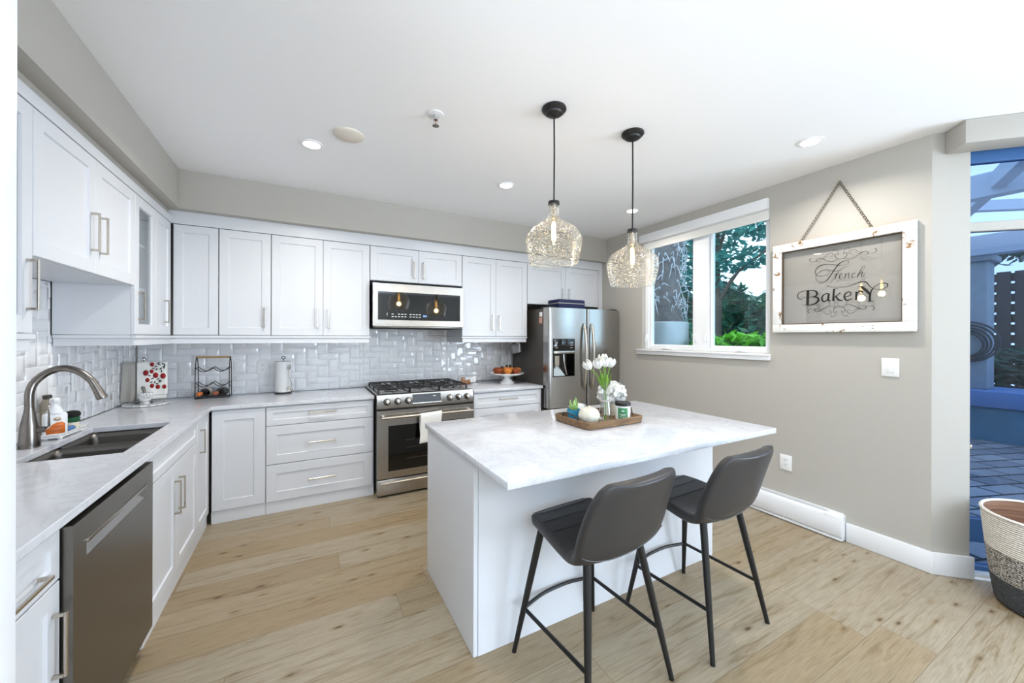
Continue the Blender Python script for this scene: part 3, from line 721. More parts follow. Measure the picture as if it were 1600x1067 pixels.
# oven door
mb = MB(); yd0, yd1 = 3.545, 3.598; wx0, wx1, wz0, wz1 = .655, 1.40, .235, .645
for a, b, c, d_ in ((X0, X1, .172, wz0), (X0, X1, wz1, .785), (X0, wx0, wz0, wz1), (wx1, X1, wz0, wz1)): mb.box((a, yd0, c), (b, yd1, d_))
od = mb.build('oven_door', M['steel'], rg, smooth=False)
box('oven_window', (wx0, yd0 + .003, wz0), (wx1, yd0 + .010, wz1), M['blackgloss'], od)
mb = MB()
for z in (.33, .43, .50): mb.box((wx0 + .16, yd0 + .0015, z), (wx1 - .16, yd0 + .003, z + .004))
mb.build('oven_rack', M['fridgeside'], od)
mb = MB(); mb.cyl((X0 + .03, 3.492, .728), (X1 - .03, 3.492, .728), .0125, n=16)
for x in (X0 + .05, X1 - .05): mb.box((x - .011, 3.492, .718), (x + .011, 3.546, .738), .003, 1)
mb.build('oven_handle', M['nickel'], od)
mb = MB(); mb.box((X0 + .002, 3.555, .787), (X1 - .002, 3.60, .799)); mb.build('vent_gap', M['gap'], rg)
dr_ = box('warming_drawer', (X0, 3.552, .022), (X1, 3.598, .160), M['steel'], rg, .003)
mb = MB(); mb.cyl((X0 + .03, 3.53, .132), (X1 - .03, 3.53, .132), .010, n=14); mb.box((X0 + .03, 3.53, .128), (X1 - .03, 3.553, .140)); mb.build('drawer_handle', M['nickel'], dr_)
mb = MB()
for x in (X0 + .05, X1 - .05):
    for y in (3.66, 4.2): mb.cyl((x, y, 0.001), (x, y, .021), .015, n=10)
mb.build('foot', M['black'], rg)
# burners and grates
for x, y, r in ((X0 + .17, 3.80, .05), (X0 + .17, 4.10, .042), (XM, 3.95, .058), (X1 - .17, 3.80, .05), (X1 - .17, 4.10, .042)):
    mb = MB(); mb.lathe([(r + .02, .9285), (r + .018, .934), (r, .936), (r, .944), (r * .6, .948)], 24, (x, y, 0)); b = mb.build('burner', M['iron'], rg)
    mb = MB(); mb.lathe([(r + .012, .9345), (r + .012, .938), (r + .002, .939)], 24, (x, y, 0)); mb.build('burner_ring', M['chrome'], b)
for i in range(3):
    a = X0 + .028 + i * .2905; b = a + .284; mb = MB(); zt = .972; h = .011
    def bar(p, q): mb.box((min(p[0], q[0]) - h / 2, min(p[1], q[1]) - h / 2, zt - .014), (max(p[0], q[0]) + h / 2, max(p[1], q[1]) + h / 2, zt), .002, 1)
    bar((a, 3.67), (a, 4.235)); bar((b, 3.67), (b, 4.235)); bar((a, 3.67), (b, 3.67)); bar((a, 4.235), (b, 4.235)); bar((a, 3.95), (b, 3.95))
    m_ = (a + b) / 2; bar((m_, 3.67), (m_, 3.77)); bar((m_, 3.83), (m_, 4.07)); bar((m_, 4.13), (m_, 4.235)); bar((a, 3.80), (m_ - .05, 3.80)); bar((m_ + .05, 3.80), (b, 3.80)); bar((a, 4.10), (m_ - .05, 4.10)); bar((m_ + .05, 4.10), (b, 4.10))
    for x in (a, b):
        for y in (3.67, 3.95, 4.235): mb.box((x - .007, y - .007, .929), (x + .007, y + .007, zt - .01))
    mb.build('grate', M['iron'], rg)

mb = MB(); mb.box((1.0, 3.5440, .198), (1.10, 3.5448, .208)); mb.build('maker_mark', M['steeld'], od)

tw = thing('hand_towel', 'white tea towel folded over the oven door handle', 'towel', (1.03, 3.492, .728))
mb = MB(); P = [(-.10, .022), (-.02, .019), (.005, .016)]
def tf(u, v):
    x = (u - .5) * (.19 + .01 * v); s = v * .46
    if s < .17: y, z = .021 + .006 * sin(u * 7), -.17 + s + .0
    elif s < .21: a = (s - .17) / .04 * pi; y, z = .020 * cos(a), .019 * sin(a)
    else: y, z = -.021 - .010 * (s - .21) * (1 + sin(u * 6 + 1)), -(s - .21)
    return (x + .012 * sin(v * 5) * (u - .5) - (.02 * max(0, s - .21) / .25), y, z + .012 * (u - .5))
mb.grid(tf, 16, 34); mb.build('cloth', M['cloth'], tw, solid=.004, ang=80)

# microwave
mw = thing('microwave', 'stainless over-the-range microwave with black glass door', 'microwave', (0, 0, 0))
a, b, c, d = .545, 1.436, 1.533, 1.957
box('body', (a + .004, 3.76, c + .012), (b - .004, 4.285, d), M['black'], mw)
mb = MB(); q0, q1, q2, q3 = a + .045, b - .032, c + .078, d - .078
for e in ((a, b, c + .022, q2), (a, b, q3, d), (a, q0, q2, q3), (q1, b, q2, q3)): mb.box((e[0], 3.722, e[2]), (e[1], 3.758, e[3]))
md = mb.build('door', M['steel'], mw, smooth=False)
dg = box('window', (q0, 3.724, q2), (q1, 3.732, q3), M['blackgloss'], md)
mb = MB(); rnd = random.Random(2)
for r_ in (0, 1):
    for k in range(9):
        if r_ == 0 and k in (1,): continue
        x = q0 + .125 + k * .030 + (.02 if k > 4 else 0); mb.box((x, 3.7228, q2 + .030 + (.024 if r_ == 0 else 0)), (x + .019, 3.7237, q2 + .036 + (.024 if r_ == 0 else 0)))
mb.box((q0 + .082, 3.7228, q2 + .042), (q0 + .086, 3.7237, q2 + .068)); mb.build('control_marks', M['plastic'], dg)
mb = MB(); x = q0 + .43; z = q2 + .036
for dx in (0, .014, .022):
    mb.tube([(x + dx, 3.723, z), (x + dx, 3.723, z + .016), (x + dx + (.009 if dx != .014 else 0), 3.723, z + .016 if dx != .014 else z + .012), (x + dx + (.009 if dx != .014 else 0), 3.723, z)], .0011, 4)
mb.build('clock_digits', mat('display digits', (170, 200, 255), .5, emit=(150, 190, 255), estr=1.5), dg)
mb = MB(); mb.box((a + .006, 3.73, c), (b - .006, 4.25, c + .012), .003); mb.build('underside_vent', M['gap'], mw)
mb = MB(); mb.box((a + .005, 3.726, c + .004), (b - .005, 3.76, c + .021), .004); mb.build('bottom_trim', M['steeld'], mw)

# refrigerator
fr = thing('refrigerator', 'stainless refrigerator with water dispenser and dark side panel', 'refrigerator', (0, 0, 0))
FX0, FX1 = 2.338, 3.376
mb = MB(); mb.box((FX0, 3.585, .03), (FX1, 4.28, 1.772), .004); mb.build('body', M['fridgeside'], fr)
def yf(x, xa, xb):
    t = (x - xa) / (xb - xa); e = min(x - xa, xb - x); r = .018
    base = 3.452 + .018 * (2 * ((x - FX0) / (FX1 - FX0)) - 1) ** 2
    if e < r: base += r - math.sqrt(max(0, r * r - (r - e) ** 2))
    return base
def curved(mb, xa, xb, z0, z1, XA, XB):
    xs = sorted(set([xa, xb] + [x for x in [XA + .018 * (1 - cos(k * pi / 10)) for k in range(6)] + [XB - .018 * (1 - cos(k * pi / 10)) for k in range(6)] + [XA + (XB - XA) * k / 14 for k in range(15)] if xa < x < xb]))
    mb.prism([(x, yf(x, XA, XB)) for x in xs] + [(xb, 3.578), (xa, 3.578)], z0, z1)
XS = 2.862
DX0, DX1, DZ0, DZ1 = 2.392, 2.682, 1.012, 1.435
mb = MB()
for e in ((FX0, XS - .004, .665, DZ0), (FX0, XS - .004, DZ1, 1.780), (FX0, DX0, DZ0, DZ1), (DX1, XS - .004, DZ0, DZ1)): curved(mb, e[0], e[1], e[2], e[3], FX0, XS - .004)
ld = mb.build('left_door', M['steelv'], fr, ang=30)
mb = MB(); curved(mb, XS + .004, FX1, .665, 1.780, XS + .004, FX1); rd = mb.build('right_door', M['steelv'], fr, ang=30)
mb = MB(); curved(mb, FX0, FX1, .07, .645, FX0, FX1); fd = mb.build('freezer_drawer', M['steelv'], fr, ang=30)
mb = MB(); mb.tube(crom([(FX0 + .10, 3.47, .58), (FX0 + .16, 3.41, .58), (XS, 3.40, .58), (FX1 - .16, 3.41, .58), (FX1 - .10, 3.47, .58)], 6), .012, 10); mb.build('handle', M['nickel'], fd)
box('base_grille', (FX0 + .01, 3.60, .002), (FX1 - .01, 3.63, .028), M['gap'], fr)
box('door_gasket', (FX0 + .008, 3.576, .05), (FX1 - .008, 3.588, 1.77), M['gap'], fr)
for x, p in ((2.806, ld), (2.918, rd)):
    mb = MB(); z0, z1 = .855, 1.605
    mb.tube(crom([(x, 3.46, z0), (x, 3.425, z0 + .05), (x, 3.398, (z0 + z1) / 2), (x, 3.425, z1 - .05), (x, 3.46, z1)], 8), [.010] * 8 + [.016] * 17 + [.010] * 8, 12)
    mb.build('handle', M['nickel'], p)
for x in (FX0 + .06, FX1 - .06, XS): box('hinge_cover', (x - .05, 3.50, 1.7805), (x + .05, 3.66, 1.795), M['black'], fr, .004) if x != XS else None
dsp = MB(); yb = 3.535
for e in (((DX0, 3.46, DZ0), (DX0 + .006, yb, DZ1)), ((DX1 - .006, 3.46, DZ0), (DX1, yb, DZ1)), ((DX0, 3.46, DZ0), (DX1, yb, DZ0 + .006)), ((DX0, yb - .004, DZ0), (DX1, yb, DZ1))): dsp.box(*e)
dsp = dsp.build('dispenser', M['blackgloss'], ld, smooth=False)
box('dispenser_panel', (DX0 + .003, 3.4565, 1.305), (DX1 - .003, 3.50, DZ1 - .003), M['blackgloss'], ld, .002)
mb = MB()
for x in (DX0 + .022, DX1 - .062):
    for k in range(3): mb.box((x, 3.4552, 1.33 + k * .028), (x + .034, 3.4564, 1.338 + k * .028))
mb.build('dispenser_marks', M['nickel'], ld)
box('dispenser_trim', (DX0 + .003, 3.452, 1.268), (DX1 - .003, 3.49, 1.300), M['steel'], ld, .003)
mb = MB(); mb.prism([(-.03, -.02), (.03, -.02), (.02, .02), (-.02, .02)], 0, .11, T=Matrix.Translation((DX0 + .065, 3.50, 1.135))); mb.build('ice_chute', M['nickel'], ld)
mb = MB(); mb.tube(crom([(DX0 + .15, 3.475, 1.262), (DX0 + .155, 3.472, 1.17), (DX0 + .18, 3.478, 1.09), (DX0 + .205, 3.488, 1.024)], 5), .009, 8); mb.build('paddle', M['chrome'], ld)
mb = MB(); A = mb.ring([(DX0 + .008, 3.475, 1.02), (DX0 + .17, 3.475, 1.02), (DX0 + .115, 3.525, 1.13), (DX0 + .008, 3.525, 1.13)]); mb.face(A); mb.build('drip_panel', M['steel'], ld)
tag(box('magnet', (FX0 - .005, 3.598, 1.685), (FX0 - .0005, 3.655, 1.735), M['plastic'], bev=.001), 'white square magnet on the dark refrigerator side, the upper of two', 'magnet')
mg = thing('magnet', 'copper and cream magnet on the dark refrigerator side below a white one', 'magnet', (FX0 - .0005, 3.63, 1.645))
box('magnet_plate', (-.006, -.034, -.042), (0, .034, .036), M['copper'], mg, .001)
mb = MB()
for z in (-.02, 0, .018): mb.box((-.0068, -.018, z - .004), (-.0061, .020, z + .004))
mb.box((-.0066, -.033, -.041), (-.0061, -.027, .035)); mb.build('magnet_print', M['labelcream'], mg)
bgx = thing('cooler_bag', 'navy soft bag with a pale stripe lying on top of the refrigerator', 'bag', (2.745, 3.70, 1.7725))
mb = MB(); mb.box((-.195, -.12, 0), (.195, .12, .122), .022, 3); mb.build('bag_body', M['navy'], bgx)
mb = MB(); mb.box((-.197, -.122, .068), (.197, .122, .080), .006); mb.build('stripe', M['clothgrey'], bgx)
mb = MB(); mb.tube(crom([(-.195, -.04, .03), (-.222, -.05, .015), (-.215, -.01, .03), (-.195, .0, .05)], 5), .006, 6); mb.build('strap', M['black'], bgx)

# ================================================================ island
il = thing('kitchen_island', 'white kitchen island with a quartz top overhanging two stools', 'island', (0, 0, 0))
mb = MB(); mb.box((.690, 1.592, .006), (2.362, 2.315, .8835)); mb.build('body', M['cab'], il, smooth=False)
mb = MB(); mb.box((.667, 1.590, .001), (.689, 2.330, .8835), .0015, 1); mb.build('end_panel', M['cab'], il)
mb = MB(); mb.box((2.363, 1.590, .001), (2.386, 2.330, .8835), .0015, 1); mb.build('end_panel', M['cab'], il)
box('back_panel', (.690, 1.588, .001), (2.362, 1.5915, .8835), M['cab'], il)
mb = MB(); mb.box((.654, 1.239, .884), (2.464, 2.345, .914), .003, 2); mb.build('worktop', M['quartz'], il)

# ================================================================ bar stools
def bar_stool(name, label, loc, rz):
    t = thing(name, label, 'stool', loc, rz, None)
    prof = [(.232, .600), (.228, .620), (.19, .632), (.12, .629), (.04, .619), (-.04, .606), (-.10, .599), (-.152, .606), (-.190, .642), (-.215, .70), (-.238, .78), (-.258, .85), (-.276, .905), (-.283, .930)]
    hw = [.150, .178, .190, .200, .210, .219, .226, .232, .236, .236, .230, .220, .204, .160]
    lift = [0, .002, .004, .005, .006, .010, .016, .020, .014, .004, 0, -.004, -.010, -.014]
    wrap = [-.02, -.012, 0, 0, 0, 0, .006, .020, .045, .056, .054, .048, .042, .036]
    def f(u, v):
        s = v * (len(prof) - 1); i = min(int(s), len(prof) - 2); k = s - i; L = lambda a: a[i] * (1 - k) + a[i + 1] * k
        y = prof[i][0] * (1 - k) + prof[i + 1][0] * k; z = prof[i][1] * (1 - k) + prof[i + 1][1] * k; w = 2 * u - 1
        return (w * L(hw), y + L(wrap) * abs(w) ** 2.2, z + L(lift) * abs(w) ** 2.4)
    mb = MB(); mb.grid(f, 15, 27)
    o = mb.build('seat', M['leather'], t, ang=180, recalc=False)
    q = o.modifiers.new('padding', 'SOLIDIFY'); q.thickness = .046; q.offset = 1
    q = o.modifiers.new('smooth', 'SUBSURF'); q.levels = 2; q.render_levels = 2
    # stitched channels on the seat and the piped seam along the back shell
    mb = MB()
    for w in (.18, .32, .46, .60):
        mb.tube([Vector(f((x + 1) / 2, w * .52)) + Vector((0, 0, .0015)) for x in [k / 8 - 1 for k in range(1, 16)]], .0016, 5)
    mb.build('stitching', M['black'], o)
    mb = MB()
    def outer(u, v, d=.0465):
        p = Vector(f(u, v)); e = .01
        n = (Vector(f(u + e, v)) - Vector(f(u - e, v))).cross(Vector(f(u, v + e)) - Vector(f(u, v - e))).normalized()
        if n.z < 0 and n.y < 0: n = -n
        return p - n * d
    mb.tube(crom([outer(u, .565 + .06 * (2 * u - 1) ** 2) for u in [.04 + .92 * k / 14 for k in range(15)]], 3), .0022, 6)
    mb.build('piping', M['leather'], o)
    T = [(.150, .160), (-.150, .160), (-.150, -.135), (.150, -.135)]; B = [(.248, .238), (-.248, .238), (-.240, -.238), (.240, -.238)]
    fr_ = []
    for (x0, y0), (x1, y1) in zip(T, B):
        mb = MB(); mb.tube([(x0, y0, .578), (x0 + (x1 - x0) * .4, y0 + (y1 - y0) * .4, .578 * .6), (x1, y1, .004)], [.017, .0155, .0105], 14)
        l = mb.build('leg', M['black'], t); k = 1 - .205 / .578; fr_.append(Vector((x0 + (x1 - x0) * k, y0 + (y1 - y0) * k, .205)))
        mb = MB(); mb.cyl((x1, y1, .0005), (x1, y1, .006), .011, n=12); mb.build('foot_cap', M['black'], l)
    mb = MB()
    mb.tube([fr_[0], fr_[3]], .0085, 8); mb.tube([fr_[1], fr_[2]], .0085, 8)
    mb.tube(crom([fr_[0], fr_[0] * .72 + fr_[1] * .28 + Vector((0, .030, 0)), fr_[0] * .5 + fr_[1] * .5 + Vector((0, .036, 0)), fr_[0] * .28 + fr_[1] * .72 + Vector((0, .030, 0)), fr_[1]], 6), .0085, 8)
    mb.build('footrest', M['black'], t)
    return t
bar_stool('bar_stool', 'grey leatherette bar stool with black legs nearest the white island end', (1.112, 1.315, 0), radians(4))
bar_stool('bar_stool', 'grey leatherette bar stool with black legs nearer the wall heater', (1.815, 1.305, 0), radians(3))

# ================================================================ ceiling fixtures
def pendant(label, x, y, zc):
    t = thing('pendant_light', label, 'pendant light', (x, y, ZC), 0)
    mb = MB(); mb.lathe([(.066, -.0005), (.068, -.010), (.058, -.022), (.048, -.026), (.044, -.034), (.02, -.044), (.006, -.048)], 32); mb.build('canopy', M['black'], t)
    z = zc - ZC
    mb = MB(); mb.tube(crom([(0, 0, -.045), (.003, .001, z * .5), (0, 0, z + .01)], 6), .0045, 8); mb.build('cord', M['black'], t)
    mb = MB(); mb.lathe([(.006, z + .020), (.014, z + .014), (.031, z + .010), (.032, z - .006), (.022, z - .006)], 24); s = mb.build('socket_cap', M['black'], t)
    mb = MB(); mb.lathe([(.013, z - .006), (.014, z - .065), (.016, z - .085), (.010, z - .088)], 20); mb.build('socket', M['nickel'], s)
    mb = MB(); mb.lathe([(.0275, z - .001), (.027, z - .055), (.031, z - .078), (.052, z - .098), (.095, z - .122), (.130, z - .148), (.150, z - .176), (.156, z - .202), (.153, z - .235), (.145, z - .278), (.135, z - .318), (.131, z - .333)], 48, capb=False, capt=False); sh = mb.build('glass_shade', M['pendglass'], t, ang=180)
    mb = MB(); mb.tube([(.131 * cos(k * pi / 24), .131 * sin(k * pi / 24), z - .333) for k in range(48)], .0022, 6, closed=True); mb.build('rim', M['vaseglass'], sh)
    mb = MB(); mb.lathe([(.012, z - .088), (.019, z - .12), (.0215, z - .16), (.018, z - .20), (.008, z - .222), (.001, z - .225)], 20, capt=False, capb=False); b = mb.build('bulb', M['vaseglass'], t, ang=180)
    mb = MB(); mb.lathe([(.006, z - .10), (.011, z - .115), (.012, z - .19), (.005, z - .205)], 12); mb.build('filament', M['bulb'], b)
    l = bpy.data.lights.new('bulb_light', 'POINT'); l.energy = 2.0; l.color = (1, .74, .42); l.shadow_soft_size = .03
    lo = bpy.data.objects.new('bulb_light', l); COL.objects.link(lo); lo.parent = t; lo.location = (0, 0, z - .25)
    return t
pendant('hammered glass pendant light on the longer drop nearer the window wall', 1.772, 1.712, 2.107)
pendant('hammered glass pendant light left of its twin above the island', 1.200, 1.735, 2.188)
def downlight(label, x, y, watt=5.5):
    t = thing('recessed_light', label, 'ceiling light', (x, y, ZC))
    mb = MB(); mb.lathe([(.068, -.0005), (.066, -.006), (.052, -.007), (.050, -.003)], 32, capt=False); mb.build('trim_ring', M['trim'], t)
    mb = MB(); mb.lathe([(.051, -.0025), (.051, -.0045)], 32); mb.build('lens', M['led'], t)
    l = bpy.data.lights.new('downlight_beam', 'AREA'); l.shape = 'DISK'; l.size = .09; l.energy = watt; l.color = (1, .96, .90); l.spread = radians(150)
    lo = bpy.data.objects.new('downlight_beam', l); COL.objects.link(lo); lo.parent = t; lo.location = (0, 0, -.012)
downlight('lit recessed downlight above the left counter near the round ceiling cover', .03, 2.82, 10)
downlight('lit recessed downlight in the ceiling in front of the microwave', 1.458, 2.80)
downlight('lit recessed downlight behind the pendant cord near the window corner', 2.851, 2.757)
downlight('lit recessed downlight above the framed sign', 2.845, 1.236, 7.5)
sp = thing('ceiling_cover', 'round beige cover plate on the ceiling beside a downlight', 'ceiling cover', (.232, 2.574, ZC))
mb = MB(); mb.lathe([(.088, -.0005), (.088, -.008), (.080, -.014), (.02, -.018)], 40); mb.build('cover_plate', mat('beige cover', (228, 220, 208), .6), sp)
spk = thing('fire_sprinkler', 'white and brass fire sprinkler head in the middle of the ceiling', 'sprinkler', (.643, 2.10, ZC))
mb = MB(); mb.lathe([(.044, -.0005), (.043, -.006), (.020, -.010)], 28); mb.build('escutcheon', M['trim'], spk)
mb = MB(); mb.cyl((0, 0, -.008), (0, 0, -.034), .012); mb.tube([(.010, 0, -.03), (.013, 0, -.05), (.004, 0, -.066)], .003, 6); mb.tube([(-.010, 0, -.03), (-.013, 0, -.05), (-.004, 0, -.066)], .003, 6); mb.build('frame_arms', M['chrome'], spk)
mb = MB(); mb.cyl((0, 0, -.034), (0, 0, -.062), .003); mb.build('bulb', M['copper'], spk)
mb = MB(); mb.lathe([(.019, -.066), (.019, -.069), (.004, -.070)], 16); mb.build('deflector', M['nickel'], spk)

# ================================================================ framed sign
sg = thing('framed_sign', 'old white-painted window frame sign reading French Bakery hung on a chain', 'sign', (RX - .001, 0, 0))
GY0, GY1, GZ0, GZ1 = .889, 1.720, 1.494, 2.198
fwid = .062; xa, xb = -.044, -.006
def member(name, y0, y1, z0, z1):
    mb = MB(); mb.box((xa, y0, z0), (xb, y1, z1), .003, 2)
    return mb.build(name, M['oldpaint'], sg)
member('frame_rail', GY0, GY1, GZ0, GZ0 + fwid); member('frame_rail', GY0, GY1, GZ1 - fwid, GZ1)
MB().box((xa + .002, GY0 + .004, GZ1 + .0005), (xb - .002, GY1 - .004, GZ1 + .0025)).build('bare_wood_edge', M['oakbar'], sg)
member('frame_stile', GY0, GY0 + fwid, GZ0 + fwid + .0005, GZ1 - fwid - .0005); member('frame_stile', GY1 - fwid, GY1, GZ0 + fwid + .0005, GZ1 - fwid - .0005)
mb = MB(); i0, i1, j0, j1 = GY0 + fwid, GY1 - fwid, GZ0 + fwid, GZ1 - fwid; e = .007
for q in ((i0 + .0005, i0 + e, j0 + .0005, j1 - .0005), (i1 - e, i1 - .0005, j0 + .0005, j1 - .0005), (i0 + e, i1 - e, j0 + .0005, j0 + e), (i0 + e, i1 - e, j1 - e, j1 - .0005)): mb.box((xa + .012, q[0], q[2]), (xb - .004, q[1], q[3]))
mb.build('glazing_bead', mat('weathered bead', (96, 80, 64), .8), sg)
box('pane', (-.026, i0 + .001, j0 + .001), (-.023, i1 - .001, j1 - .001), M['signglass'], sg)
